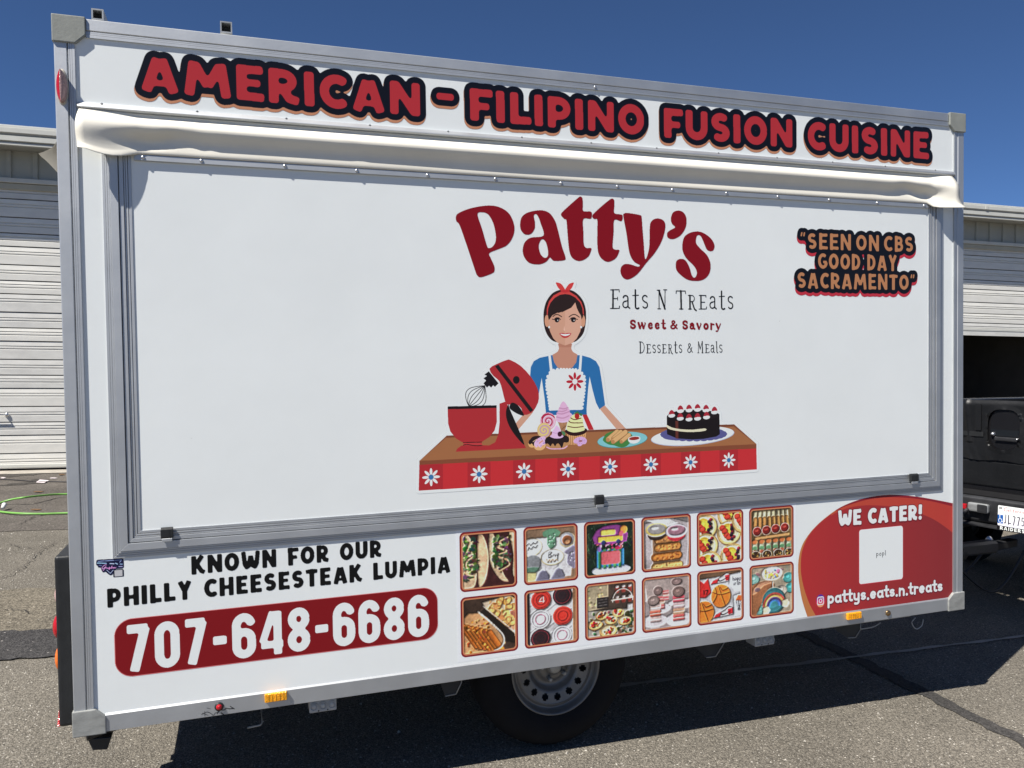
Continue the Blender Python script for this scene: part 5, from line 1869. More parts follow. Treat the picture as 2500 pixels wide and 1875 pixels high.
def party_cake(p):
    p.grain(.35, 8)
    p.scatter(90, (0, .1, 1, 1.08), .03, [(34, 52, 38), (20, 34, 26), (60, 76, 56), (16, 22, 20)])
    for k in range(40):
        x, y = p.r.uniform(0, 1), p.r.uniform(.1, .9)
        p.S([(x, y), (x + p.r.uniform(-.12, .12), y + p.r.uniform(.1, .22))], .008, (70, 92, 66))
    p.E(.52, .08, .42, .12, (206, 210, 226))
    p.P([(.20, .14), (.80, .14), (.80, .52), (.20, .52)], (60, 124, 176))
    for k in range(5):
        p.P([(.24 + k * .11, .12), (.30 + k * .11, .12), (.30 + k * .11, .54), (.24 + k * .11, .54)], (80, 150, 92) if k % 2 else (52, 112, 66))
    p.fill(rrect(p, .30, .20, .72, .48, .05), (206, 98, 104))
    p.scatter(18, (.22, .52, .8, .66), .05, [(206, 110, 150), (116, 96, 170), (220, 150, 160), (180, 60, 80)])
    p.P([(.16, .66), (.86, .66), (.8, .98), (.5, 1.04), (.2, .94)], (128, 60, 124), 2)
    p.fill(rrect(p, .24, .68, .78, .80, .03), (226, 180, 74))
    p.fill(rrect(p, .3, .82, .62, .94, .04), (236, 198, 96))
    p.E(.36, .67, .05, .05, (40, 50, 90))
    p.E(.68, .67, .05, .05, (40, 50, 90))
    p.E(.80, .92, .08, .09, (230, 150, 70))
    p.E(.74, .84, .05, .06, (222, 96, 110))


def egg_rolls(p):
    p.grain(.06, 4)
    p.P([(.02, 1.0), (.6, 1.08), (1, .95), (1, .5), (.95, 0), (.04, 0)], (168, 160, 160))
    p.P([(.18, .70), (.82, .74), (.80, 0), (.20, 0)], (120, 96, 78))
    p.P([(.02, 1.08), (.55, 1.08), (.75, .96), (.5, .9)], (214, 214, 212))
    for k, (y, c, x0, x1) in enumerate(((.62, (164, 112, 66), .22, .80), (.44, (196, 130, 68), .22, .82), (.24, (188, 116, 56), .16, .84), (.03, (214, 164, 98), .16, .86))):
        p.roll((x0 + .08, y), (x1 - .08, y + .01), .18, c)
        p.scatter(26, (x0 + .05, y - .05, x1 - .05, y + .06), .03, [tuple(np.array(c) * .8), tuple(np.array(c) * 1.15)], 8)
    for (x, y, c, lidc) in ((.28, .84, (44, 34, 30), (190, 170, 96)), (.72, .78, (178, 48, 58), (206, 200, 212))):
        p.E(x, y - .10, .20, .12, c)
        p.E(x, y, .25, .15, (150, 146, 140))
        p.E(x, y + .01, .24, .14, lidc)
        p.E(x, y + .02, .20, .11, (132, 128, 126) if x < .5 else (150, 110, 122))
        p.E(x - .04, y + .05, .08, .03, (222, 220, 214))


def fruit_tarts(p):
    p.grain(.08, 4)
    for (x, y) in ((.12, .82), (.72, 1.06), (.70, .66), (.14, .40), (.78, .12), (.22, .0), (1.06, .9)):
        p.E(x + .01, y - .02, .30, .29, (150, 120, 74))
        p.E(x, y, .28, .27, (214, 178, 112))
        p.E(x, y, .24, .23, (232, 218, 178))
        p.ball(x - .02, y + .02, .15, .17, (226, 182, 66), .3)
        for k in range(4):
            p.ball(x - .15 + .05 * k, y + .10 - .08 * k + p.r.uniform(-.03, .03), .075, .07, (186, 58, 44))
        for k in range(8):
            p.ball(x + .10 + p.r.uniform(-.05, .06), y - .17 + .045 * k, .04, .038, [(46, 30, 52), (120, 30, 44), (30, 24, 40)][k % 3])


def roll_tray(p):
    p.grain(.1, 5)
    for k in range(8):
        p.roll((.08 + k * .115, .86), (.1 + k * .11, 1.02), .1, (178, 168, 134))
    for k in range(8):
        p.roll((.09 + k * .115, .66), (.1 + k * .11, .88), .1, (176, 126, 72))
    p.roll((.1, .44), (.92, .48), .09, (176, 132, 84))
    for k in range(4):
        x, y = .14 + k * .23, .60 + k * .012
        p.E(x, y, .115, .11, (196, 180, 172))
        p.E(x, y, .10, .095, (120, 34, 30))
        p.E(x - .02, y + .03, .05, .03, (164, 66, 56))
    for k in range(6):
        x = .08 + k * .17
        p.roll((x, .14), (x, .34), .15, (160, 160, 134))
        p.E(x, .36, .07, .05, (206, 118, 70))
        p.E(x, .22, .06, .05, (96, 140, 100))
        p.E(x, .14, .05, .04, (166, 92, 70))
    for k in range(4):
        x, y = .1 + k * .28, .06
        p.E(x, y, .12, .10, (190, 184, 170))
        p.E(x, y, .105, .085, (52, 38, 28))
        p.scatter(12, (x - .07, y - .05, x + .07, y + .05), .02, [(190, 158, 92), (120, 86, 50)])


def lumpia_trays(p):
    p.grain(.3, 5)
    p.P([(.36, 1.0), (.9, 1.1), (1.1, .9), (1.1, .24), (.88, .24), (.5, .68)], (196, 176, 150))
    p.scatter(60, (.45, .42, 1.0, 1.02), .075, [(214, 160, 92), (190, 124, 64), (228, 186, 124), (160, 96, 52)])
    for k in range(16):
        p.ball(p.r.uniform(.5, .98), p.r.uniform(.36, 1.02), .08, .06, (216, 158, 92), p.r.uniform(0, 3))
    p.P([(.30, .80), (.40, .88), (.98, .30), (1.0, .1), (.76, .18)], (34, 28, 24))
    p.S([(.38, .92), (.98, .34)], .02, (206, 198, 186))
    p.P([(-.05, .66), (.28, .80), (.78, .22), (.74, .08), (.5, -.05), (-.05, -.05)], (186, 140, 96), 2)
    for k in range(7):
        a_ = (-.02 + k * .085, .56 - k * .03)
        p.roll(a_, (a_[0] + .26, a_[1] - .42), .13, (190 - 6 * (k % 3), 104, 42))
    p.scatter(46, (0, .02, .5, .7), .03, [(150, 74, 30), (214, 132, 62), (120, 60, 28)])
    p.S([(.28, .82), (.50, .6), (.76, .28), (.74, .08), (.56, -.02)], .035, (214, 204, 190), smooth=5)


def round_cookies(p):
    for k in range(-2, 9):
        p.S([(-.1, k * .18 - .2), (1.1, k * .18 + .62)], .012, (150, 150, 150))
    p.grain(.06, 5)
    p.P([(-.02, 0), (.05, 0), (.05, 1.08), (-.02, 1.08)], (34, 32, 34))
    p.P([(.93, 0), (1.02, 0), (1.02, 1.08), (.93, 1.08)], (124, 92, 66))
    for (x, y, c) in ((.28, .92, (196, 52, 44)), (.72, .96, (40, 30, 34)), (.26, .52, (222, 216, 220)), (.72, .54, (204, 54, 44)), (.26, .12, (42, 30, 34)), (.70, .14, (224, 218, 222))):
        c = np.array(c)
        p.E(x + .012, y - .015, .205, .20, (110, 104, 102))
        p.E(x, y, .20, .195, c)
        p.S(arc(x, y, .165, .16, 0, 360, 30), .012, np.clip(c * .55 + 12, 0, 255) if c[0] > 100 else (150, 50, 60))
        p.S(arc(x, y, .10, .10, 0, 360, 24), .010, (176, 40, 76) if c.min() > 180 else (70, 26, 30))
    m4 = text(p, '4', .23, .36, .86, .98, NUM, .16, 0)
    p.fill(m4, (232, 226, 222))


def dessert_table(p):
    p.grain(.25, 6)
    p.P([(0, 1.08), (.45, 1.08), (.45, .6), (0, .56)], (150, 138, 112))
    p.scatter(26, (.0, .62, .44, 1.06), .03, [(206, 186, 110), (120, 110, 80), (176, 160, 120)])
    p.fill(rrect(p, .2, .60, .45, .82, .01), (44, 40, 40))
    for k in range(3):
        p.S([(.23, .77 - k * .06), (.42, .78 - k * .06)], .008, (128, 122, 118))
    for k in range(3):
        for j in range(2):
            x, y = .64 + k * .14, .66 + j * .22
            p.fill(rrect(p, x - .045, y, x + .045, y + .12, .02), (124, 52, 44))
            p.E(x, y + .13, .04, .03, (206, 190, 186))
    p.S(arc(.76, .7, .22, .26, 0, 180, 20), .02, (214, 206, 196))
    p.P([(.5, .76), (1, .78), (1, .74), (.5, .72)], (204, 190, 172))
    p.P([(0, 0), (1, 0), (1, .52), (0, .56)], (156, 150, 140))
    p.scatter(60, (0, .0, 1, .5), .05, [(52, 82, 52), (40, 62, 40), (96, 110, 80), (120, 90, 60)])
    for (x, y, r_) in ((.30, .44, .13), (.66, .46, .13), (.16, .26, .15), (.50, .33, .14), (.80, .28, .14), (.44, .1, .19)):
        p.E(x, y - .02, r_, r_ * .72, (112, 80, 50))
        p.E(x, y, r_, r_ * .66, (206, 166, 104))
        p.E(x, y + .01, r_ * .8, r_ * .5, (226, 204, 160))
        p.scatter(12, (x - r_ * .55, y - r_ * .3, x + r_ * .55, y + r_ * .35), .035, [(184, 60, 42), (60, 40, 56), (214, 150, 60), (170, 40, 40)])
    p.fill(rrect(p, .86, .48, .98, .62, .02), (216, 212, 208))


def macarons(p):
    p.grain(.05, 4)
    p.P([(0, 1.08), (.08, .5), (0, .3)], (190, 180, 172))
    p.P([(0, .62), (1, .72), (1, 0), (0, 0)], (136, 126, 124))
    for (x, y, rx_) in ((.22, .18, .28), (.76, .16, .30), (.36, .44, .22), (.92, .48, .2), (.62, .52, .1)):
        p.E(x, y - .012, rx_, rx_ * .5, (150, 142, 142))
        p.E(x, y, rx_, rx_ * .48, (206, 198, 200))

    def stack(x, y, w_, cols):
        for k, c in enumerate(cols):
            yy = y + k * w_ * .5
            p.fill(rrect(p, x - w_ / 2, yy, x + w_ / 2, yy + w_ * .22, w_ * .1), np.array(c) * .82)
            p.fill(rrect(p, x - w_ * .47, yy + w_ * .2, x + w_ * .47, yy + w_ * .3, w_ * .04), (224, 208, 190))
            p.fill(rrect(p, x - w_ / 2, yy + w_ * .27, x + w_ / 2, yy + w_ * .52, w_ * .14), c)
        return y + len(cols) * w_ * .5
    t1 = stack(.36, .42, .18, [(206, 96, 96), (206, 160, 140), (212, 104, 104)])
    p.ball(.30, t1 + .13, .10, .10, (110, 92, 88))
    t2 = stack(.47, .60, .14, [(206, 96, 100), (204, 150, 140), (214, 108, 108)])
    t3 = stack(.24, .15, .25, [(206, 178, 172), (206, 104, 84), (208, 184, 176)])
    p.ball(.20, t3 + .09, .135, .11, (124, 108, 102))
    t4 = stack(.76, .12, .27, [(206, 96, 92), (206, 160, 130), (204, 176, 176), (212, 86, 98)])
    p.ball(.76, t4 + .09, .14, .12, (112, 92, 86))
    p.ball(.72, .98, .12, .08, (124, 104, 100))


def ball_cookies(p):
    p.grain(.12, 5)
    p.P([(0, 1.08), (1, 1.08), (1, 1.0), (0, .96)], (96, 74, 56))
    for (x, y) in ((.50, .55), (.10, .22)):
        p.E(x + .012, y - .015, .24, .26, (150, 100, 60))
        p.E(x, y, .225, .25, (214, 118, 46))
        p.S([(x - .2, y + .1), (x, y + .03), (x + .21, y + .06)], .012, (60, 34, 24), smooth=5)
        p.S([(x - .06, y + .24), (x + .02, y), (x + .10, y - .22)], .012, (60, 34, 24), smooth=5)
        p.S([(x - .19, y - .14), (x - .1, y + .02), (x - .14, y + .2)], .012, (60, 34, 24), smooth=5)
        p.S([(x + .18, y + .16), (x + .05, y + .12), (x - .02, y + .2)], .012, (60, 34, 24), smooth=5)
    p.P([(-.02, .56), (-.02, .96), (.1, .86), (.2, .96), (.24, .8), (.28, .64), (.14, .54)], (196, 46, 44))
    m17 = text(p, 'I7', .08, .20, .62, .72, {'I': CH['I'], '7': CH['7']}, .16, 0)
    p.fill(m17, (36, 24, 26))
    for (x, y) in ((.52, .88), (.58, .12)):
        p.P([(x - .26, y - .06), (x + .22, y - .02), (x + .22, y + .14), (x + .12, y + .18), (x - .0, y + .10), (x - .2, y + .02)], (34, 26, 28))
        p.P([(x - .25, y - .05), (x + .2, y - .01), (x + .2, y + .13), (x + .12, y + .16), (x, y + .09), (x - .2, y + .01)], (228, 224, 222))
        p.P([(x - .25, y - .05), (x - .1, y - .04), (x - .06, y + .06), (x - .2, y + .01)], (194, 40, 46))
        p.P([(x + .1, y - .01), (x + .2, y + .0), (x + .2, y + .13), (x + .08, y + .11)], (194, 40, 46))
        p.S([(x - .08, y + .03), (x - .02, y + .0), (x + .14, y + .07)], .03, (26, 22, 24), .012, smooth=4)
    p.P([(.72, 1.0), (1.02, 1.04), (1.02, .62), (.82, .64), (.70, .78)], (220, 222, 226))
    mh = text(p, 'happ', .78, 1.0, .86, .95, {**LOW}, .13, 0)
    p.fill(mh, (40, 40, 46))
    mh = text(p, 'irth', .80, .98, .76, .84, {**LOW}, .13, 0)
    p.fill(mh, (40, 40, 46))
    p.P([(.80, .52), (1.02, .56), (1.02, .08), (.82, .06)], (224, 226, 230))
    p.P([(.85, .40), (.92, .52), (1.02, .5), (1.02, .38)], (206, 92, 48))
    for k in range(4):
        p.S([(.86 + k * .05, .38), (.92 + k * .02, .18)], .008, (60, 60, 64))
        p.S([(1.02 - k * .05, .38), (.9 + k * .02, .2)], .008, (60, 60, 64))


def rainbow_apple(p):
    p.grain(.12, 5)
    for (x, y, c) in ((.92, .78, (72, 150, 146)), (.98, .54, (66, 146, 142)), (.06, .82, (120, 160, 150)), (.2, .12, (110, 160, 150)), (.75, .5, (184, 176, 160))):
        p.ball(x, y, .14, .12, c)
    p.scatter(16, (.1, .8, .9, 1.05), .06, [(150, 130, 120), (120, 100, 110), (170, 150, 140)])
    p.E(.5, .92, .26, .16, (224, 216, 208))
    p.scatter(20, (.32, .82, .68, 1.02), .05, [(228, 196, 84), (90, 150, 204), (220, 140, 160), (236, 222, 150)])
    p.P([(-.02, .1), (-.02, .62), (.16, .74), (.42, .76), (.54, .70), (.56, .62), (.4, .56), (.26, .3), (.1, .0)], (150, 98, 66), 2)
    p.P([(-.02, .5), (.16, .72), (.42, .75), (.5, .70), (.3, .66), (.1, .5)], (190, 138, 106), 2)
    p.E(.14, .58, .07, .05, (110, 88, 92))
    p.S([(.52, .72), (.52, .5)], .02, (226, 222, 210))
    p.ball(.55, .28, .29, .30, (62, 128, 134))
    for k, c in enumerate(((196, 84, 72), (222, 178, 96), (86, 62, 110), (70, 120, 190))):
        p.S(arc(.56, .16, .27 - k * .048, .29 - k * .05, 8, 176, 22), .05, c)
    for (x, y) in ((.36, .08), (.84, .2)):
        for k in range(5):
            t = k * 1.256
            p.E(x + .05 * math.cos(t), y + .05 * math.sin(t), .05, .05, (214, 204, 176))


sx0, sx1 = q(1116, 1500)[0], q(1944, 1380)[0]
MB().box(sx0, sx1, YP - .00025, YP + .001, q(1122, 1617)[1], q(1500, 1262)[1] + .03).build('print_backing', mat('white_vinyl_sheet', (0.815, 0.84, 0.85), .34, 0, .02, 3), T, 'white vinyl sheet behind the food photos')

tiles = [[(hot_dogs, (58, 30, 30), 'photo print of two hot dogs topped with greens and sauce'),
          (baby_cookies, (120, 96, 76), 'photo print of green grey and white baby shower cookies'),
          (party_cake, (26, 38, 30), 'photo print of a colourful children birthday cake before dark leaves'),
          (egg_rolls, (118, 112, 110), 'photo print of egg rolls with two lidded sauce cups'),
          (fruit_tarts, (184, 178, 172), 'photo print of fruit tarts with berries'),
          (roll_tray, (96, 78, 50), 'photo print of a tray of rolls with red sauce cups')],
         [(lumpia_trays, (58, 44, 36), 'photo print of fried rolls in foil trays'),
          (round_cookies, (196, 194, 194), 'photo print of six round red black and white cookies'),
          (dessert_table, (70, 58, 50), 'photo print of a dessert table with tarts'),
          (macarons, (150, 136, 130), 'photo print of stacked pink and white macarons'),
          (ball_cookies, (186, 186, 188), 'photo print of basketball cookies and a red jersey'),
          (rainbow_apple, (150, 138, 118), 'photo print of a hand holding a rainbow apple')]]
cols_px = [(1122.8, 1262.7), (1278.7, 1411.5), (1426.3, 1551.8), (1566.1, 1687.6), (1701.3, 1815.0), (1829.0, 1937.4)]
rows_z = [((1192.9, 1291.6, 1434.5), (1882.7, 1239.5, 1368.5)), ((1192.9, 1449.8, 1592.5), (1883.7, 1377.8, 1507.9))]
for r_ in (0, 1):
    (xa, ta, ba_), (xb, tb_, bb_) = rows_z[r_]
    z1 = (q(xa, ta)[1] + q(xb, tb_)[1]) / 2
    z0 = (q(xa, ba_)[1] + q(xb, bb_)[1]) / 2
    for c_ in range(6):
        x0, x1 = q(cols_px[c_][0], 1400 - c_ * 12)[0], q(cols_px[c_][1], 1400 - c_ * 12)[0]
        fn, bgc, lb = tiles[r_][c_]
        ph = Ph(bgc, 11 + r_ * 6 + c_)
        fn(ph)
        ph.finish()
        cv = Cv(x0, z0, x1, z1, 1150, (122, 28, 34))
        rr_ = .019
        cv.fill(rrect(cv, x0, z0, x1, z1, rr_), (122, 28, 34))
        cv.fill(rrect(cv, x0 + .0062, z0 + .0062, x1 - .0062, z1 - .0062, rr_ - .005), (190, 124, 88))
        b_ = .0112
        im_ = rrect(cv, x0 + b_, z0 + b_, x1 - b_, z1 - b_, rr_ - .008)
        gx = np.clip(((cv.X - x0 - b_) / (x1 - x0 - 2 * b_) * ph.W).astype(int), 0, ph.W - 1)
        gz = np.clip(((cv.Z - z0 - b_) / (z1 - z0 - 2 * b_) * ph.H).astype(int), 0, ph.H - 1)
        cv.rgb[im_] = ph.rgb[np.ix_(gz, gx)][im_]
        decal(cv, 'photo_print', T, YL, lb)

# ------------------------------------------------------------------ catering swoosh at the lower right
Zs = Zm(1900, 1180, 500 / 2183)
Zs = (lambda k: (lambda pts: [q(1900 + x * k, 1180 + y * k) for x, y in pts]))(500 / 2183)
outer = cat_mull([(310, 1420), (270, 1300), (240, 1180), (217, 1020), (211, 880), (225, 760), (255, 660), (300, 580), (370, 490), (480, 385), (640, 268), (800, 195), (960, 150), (1130, 126), (1300, 125), (1500, 145), (1700, 180), (1875, 215)], 6, False)
inner = cat_mull([(398, 1408), (330, 1280), (272, 1110), (243, 960), (240, 850), (250, 740), (278, 650), (320, 565), (385, 480), (490, 382), (650, 272), (800, 215), (960, 172), (1130, 150), (1300, 150), (1500, 168), (1700, 206), (1875, 250)], 6, False)
arc2 = cat_mull([(560, 345), (700, 275), (900, 236), (1140, 240), (1330, 265), (1540, 332), (1700, 410), (1875, 538)], 6, False)
low_ = [(1875, 1235), (1790, 1245), (900, 1352)]
sv = Cv(q(1947, 1490)[0], .0555, LEN - .0575, q(2190, 1207)[1] + .01, 1100, (160, 44, 50))
sv.P(Zs(list(outer) + low_ + [(310, 1425)]), (176, 110, 64))
sv.P(Zs([p_ for p_ in outer if p_[0] > 600] + [(1875, 300), (600, 320)]), (128, 30, 42))
sv.P(Zs(list(inner) + low_ + [(395, 1412)]), (160, 44, 48))
H_, Wd_ = sv.a.shape
ins_ = sv.poly(sv.new(), Zs(list(inner) + low_ + [(395, 1412)]))
gx = np.linspace(0, 1, Wd_)[None, :, None] * np.ones((H_, 1, 1))
gr = np.array((166, 46, 48)) * (1 - gx) + np.array((126, 42, 46)) * gx
sv.rgb[ins_] = gr[ins_]
top_ = sv.poly(sv.new(), Zs([p_ for p_ in inner if p_[0] > 555 and p_[1] < 420] + list(arc2[::-1])))
sv.rgb[top_ & ins_] = ((176, 72, 52) * (1 - gx * .9) + np.array((170, 56, 50)) * gx * .9)[top_ & ins_]
zt_ = rail_top = .056
# white rounded panel with its short word (the square code itself is left off)
qc = [q(1900 + x * 500 / 2183, 1180 + y * 500 / 2183) for x, y in ((862, 490), (1325, 458), (1328, 1030), (862, 1065))]
qx0, qx1 = (qc[0][0] + qc[3][0]) / 2, (qc[1][0] + qc[2][0]) / 2
qz1, qz0 = (qc[0][1] + qc[1][1]) / 2, (qc[2][1] + qc[3][1]) / 2
sv.fill(rrect(sv, qx0 - .002, qz0 - .002, qx1 + .002, qz1 + .002, .014), (190, 60, 74))
sv.fill(rrect(sv, qx0, qz0, qx1, qz1, .012), (222, 228, 232))
pb = box_of(*[(1900 + x * 500 / 2183, 1180 + y * 500 / 2183) for x, y in ((1043, 778), (1043, 722), (1147, 770), (1147, 716))])
sv.fill(text(sv, 'popl', pb[0], pb[1], pb[2], pb[3], LOW, .105, 0, .1, False), (52, 56, 60))
kk = 500 / 2183
wb = box_of(*[(1900 + x * kk, 1180 + y * kk) for x, y in ((638, 458), (638, 285), (1535, 385), (1535, 228))])
wm_ = text(sv, 'WE CATER!', *wb[:4], CH, .275, .035, .07, slope=wb[4], space=.42)
sh_ = dilate(wm_, 4)
sh_ = sh_ | np.roll(sh_, -4, 0)
sv.rgb[sh_ & ins_] = (112, 30, 38)
sv.fill(wm_, (228, 232, 236))
pb = box_of(*[(1900 + x * kk, 1180 + y * kk) for x, y in ((522, 1283), (522, 1148), (1752, 1142), (1752, 1028))])
pm_ = text(sv, 'pattys.eats.n.treats', pb[0], pb[1], pb[2], pb[3], LOW, .205, .02, .035, False, slope=pb[4])
sh_ = dilate(pm_, 3)
sh_ = sh_ | np.roll(sh_, -3, 0)
sv.rgb[sh_ & ins_] = (104, 30, 44)
sv.fill(pm_, (230, 234, 238))
ig = Zs([(450, 1252)])[0]
igr = abs(Zs([(405, 1252)])[0][0] - Zs([(495, 1252)])[0][0]) / 2
igm = sv.ell(sv.new(), ig[0], ig[1], igr * 1.05, igr * 1.25)
tt = np.clip((sv.Z - ig[1]) / (igr * 2.4) + .5, 0, 1)[:, None, None] * np.ones((1, Wd_, 1))
g3 = np.where(tt > .5, np.array((196, 40, 110)) * (2 - 2 * tt) + np.array((64, 46, 148)) * (2 * tt - 1), np.array((216, 156, 96)) * (1 - 2 * tt) + np.array((196, 40, 110)) * 2 * tt)
sv.rgb[igm] = g3[igm]
f_ = rrect(sv, ig[0] - igr * .8, ig[1] - igr * .85, ig[0] + igr * .8, ig[1] + igr * .85, igr * .42) & ~rrect(sv, ig[0] - igr * .62, ig[1] - igr * .66, ig[0] + igr * .62, ig[1] + igr * .66, igr * .3)
sv.fill(f_, (236, 236, 240))
f_ = sv.ell(sv.new(), ig[0], ig[1], igr * .4, igr * .44)
sv.ell(f_, ig[0], ig[1], igr * .23, igr * .26, 0, False)
sv.fill(f_, (236, 236, 240))
sv.E(ig[0] + igr * .38, ig[1] + igr * .42, igr * .09, igr * .1, (236, 236, 240))
# trimmed at the frame and at the corner cap
sv.a[:int((.0565 - sv.z0) * sv.res) + 1] = 0
sv.poly(ins_, [(0, 0)] * 3)
decal(sv, 'catering_print', T, YL, 'curved red catering panel reading WE CATER with a blank white square')

# small installer sticker under the hatch corner
kz = 100 / 2212
Zk = lambda pts: [q(220 + x * kz, 1350 + y * kz) for x, y in pts]
kv = Cv(Zk([(280, 1400)])[0][0], Zk([(280, 1400)])[0][1], Zk([(1880, 250)])[0][0], Zk([(400, 250)])[0][1], 1600, (24, 24, 52))
kv.P(Zk([(330, 480), (350, 400), (420, 360), (1740, 290), (1800, 330), (1820, 600), (1815, 780), (1740, 830), (1400, 860), (1280, 1050), (1180, 1180), (1090, 1205), (980, 1140), (840, 1010), (710, 1050), (640, 990), (570, 790), (440, 780), (400, 690), (325, 640)]), (22, 24, 56))
for w_, pts_, c_ in ((34, [(430, 450), (1700, 370), (1600, 500)], (150, 170, 220)), (60, [(390, 545), (600, 545)], (150, 190, 226)), (60, [(650, 550), (870, 560)], (150, 186, 230)), (60, [(1080, 570), (1290, 580)], (176, 190, 226)),
                     (56, [(1370, 550), (1480, 600)], (160, 190, 230)), (50, [(1620, 600), (1740, 600)], (150, 180, 230)), (50, [(480, 660), (620, 680)], (92, 104, 150)), (60, [(1560, 730), (1730, 730)], (150, 150, 190)),
                     (30, [(900, 920), (1090, 1100), (1250, 920)], (170, 186, 220))):
    kv.S(Zk(pts_), w_ / 2212 * .116, c_)
gl = [(700, 950), (860, 740), (680, 860), (650, 780), (780, 660), (880, 640)]
kv.S(Zk(gl), .0020, (206, 150, 204), smooth=5)
kv.S(Zk([(860, 830), (900, 790), (930, 840), (980, 800), (1010, 850), (1060, 760), (1030, 900), (1090, 800), (1140, 830), (1180, 700), (1180, 820), (1240, 780), (1270, 830), (1300, 770), (1340, 820), (1400, 770)]), .0019, (206, 140, 196), smooth=4)
kv.fill(rrect(kv, *Zk([(1250, 1330)])[0], *Zk([(1810, 860)])[0], .004), (22, 24, 40))
kv.fill(rrect(kv, *Zk([(1320, 1275)])[0], *Zk([(1750, 900)])[0], .002), (176, 176, 178))
decal(kv, 'installer_sticker', T, YL, 'small neon blue installer sticker under the hatch corner', cell=.004)

# ------------------------------------------------------------------ the black pickup that tows the trailer
TK = thing('pickup_truck', 'black pickup truck with vinyl tailgate cover, parked nose away ahead of the trailer', 'pickup truck', (5.361, 1.146, 0), (0, 0, math.atan2(.223, .975)))


def tb(name, material, x0, x1, y0, y1, z0, z1, bev=0.0, parent=None, seg=2):
    return MB().box(x0, x1, y0, y1, z0, z1, bev, seg).build(name, material, parent or TK)


# body: bed with side walls, cab, bonnet
for s_ in (-1, 1):
    ya2, yb2 = sorted((s_ * .80, s_ * .96))
    MB().prism([(.0, .60), (.55, .60), (.62, .82), (.78, .95), (1.02, .98), (1.24, .94), (1.38, .80), (1.46, .58), (2.05, .56), (2.05, 1.31), (.0, 1.31)], 'y', ya2, yb2, .025).build('bed_side', M['paint_black'], TK)
tb('bed_floor', M['under'], .02, 2.04, -.797, .797, .72, .78)
tb('bed_front', M['paint_black'], 2.0, 2.045, -.797, .797, .781, 1.30)
cab = MB().prism([(2.06, .50), (4.15, .50), (4.15, 1.18), (3.75, 1.22), (3.25, 1.82), (3.0, 1.87), (2.35, 1.86), (2.16, 1.80), (2.06, 1.28)], 'y', -.94, .94, .05).build('cab', M['paint_black'], TK)
MB().box(2.075, 2.100, -.66, .66, 1.35, 1.72, .01).build('rear_window', M['glass'], cab).location = (-.005, 0, 0)
for s_ in (-1, 1):
    a_, b_ = sorted((s_ * .936, s_ * .946))
    MB().prism([(2.25, 1.26), (3.0, 1.24), (3.0, 1.76), (2.36, 1.76)], 'y', a_, b_).build('side_window', M['glass'], cab)
    MB().prism([(3.05, 1.24), (3.62, 1.24), (3.18, 1.76), (3.05, 1.77)], 'y', a_, b_).build('side_window', M['glass'], cab)
MB().prism([(4.16, .48), (5.30, .50), (5.36, .80), (5.30, 1.06), (4.9, 1.16), (4.16, 1.19)], 'y', -.93, .93, .05).build('bonnet', M['paint_black'], TK)
for x in (1.0, 4.62):
    for s_ in (-1, 1):
        w_ = MB().lathe([(.20, -.02), (.26, -.10), (.345, -.095), (.375, -.05), (.38, .02), (.375, .09), (.30, .12), (.20, .11)], 36, 'y', (0, 0, 0)).build('wheel', M['rubber'], TK)
        w_.location = (x, s_ * .84, .38)
        w_.rotation_euler = (0, 0, 0 if s_ < 0 else math.pi)
        MB().lathe([(.0, -.05), (.06, -.06), (.16, -.03), (.205, -.05), (.205, .0)], 24, 'y').build('rim', M['rim'], w_)
# tailgate, its vinyl cover with the handle cut-out
tg = tb('tailgate', M['paint_black'], -.035, .0, -.79, .79, .70, 1.335, .02)
oc, ow, oh = (.060, 1.147), .102, .134       # opening centre, half width, half height (from the photograph)
NY, NZ = 150, 70
cov = bmesh.new()
vg = {}


def cover_x(y, z):
    dxo = -.046
    t = (1.33 - z)
    dxo -= .006 * math.sin(y * 9 + z * 4) * math.sin(z * 11)
    dxo -= .010 * math.exp(-((y - .26 - .10 * (z - .8)) / .018) ** 2) * (1 if z > 1.05 else .3)
    for (yc, k) in ((.24, .5), (.20, .38), (-.13, -.25), (-.16, -.4), (.13, .2)):
        d_ = y - yc - k * (z - .86)
        dxo -= .007 * math.exp(-(d_ / .014) ** 2) * max(0, min(1, (1.06 - z) * 6))
    dxo += .016 * max(0, (z - 1.30) / .04) ** 2
    return dxo


for i in range(NY + 1):
    for j in range(NZ + 1):
        y = -.785 + 1.57 * i / NY
        z = .935 + .405 * j / NZ + (0 if j else .006 * math.sin(y * 21))
        vg[i, j] = (y, z)
# pull the grid onto the rounded opening so that its edge is smooth
ver = {}
for (i, j), (y, z) in vg.items():
    u, v = (y - oc[0]) / ow, (z - oc[1]) / oh
    r_ = (abs(u) ** 3.2 + abs(v) ** 3.2) ** (1 / 3.2)
    if r_ < 1.0:
        continue
    if r_ < 1.16:
        y, z = oc[0] + (y - oc[0]) / r_ * 1.0, oc[1] + (z - oc[1]) / r_ * 1.0
        ver[i, j] = cov.verts.new((cover_x(y, z) - .006, y, z))
    else:
        ver[i, j] = cov.verts.new((cover_x(y, z), y, z))
for i in range(NY):
    for j in range(NZ):
        k = [(i, j), (i + 1, j), (i + 1, j + 1), (i, j + 1)]
        if all(c in ver for c in k):
            f = cov.faces.new([ver[c] for c in k])
            f.smooth = True
me = bpy.data.meshes.new('tailgate_cover')
cov.to_mesh(me)
cov.free()
me.materials.append(M['vinyl'])
tc_ = bpy.data.objects.new('tailgate_cover', me)
COL.objects.link(tc_)
tc_.parent = TK
tb('cover_strap', M['vinyl'], -.058, -.048, .205, .242, 1.13, 1.315, .004, tc_)
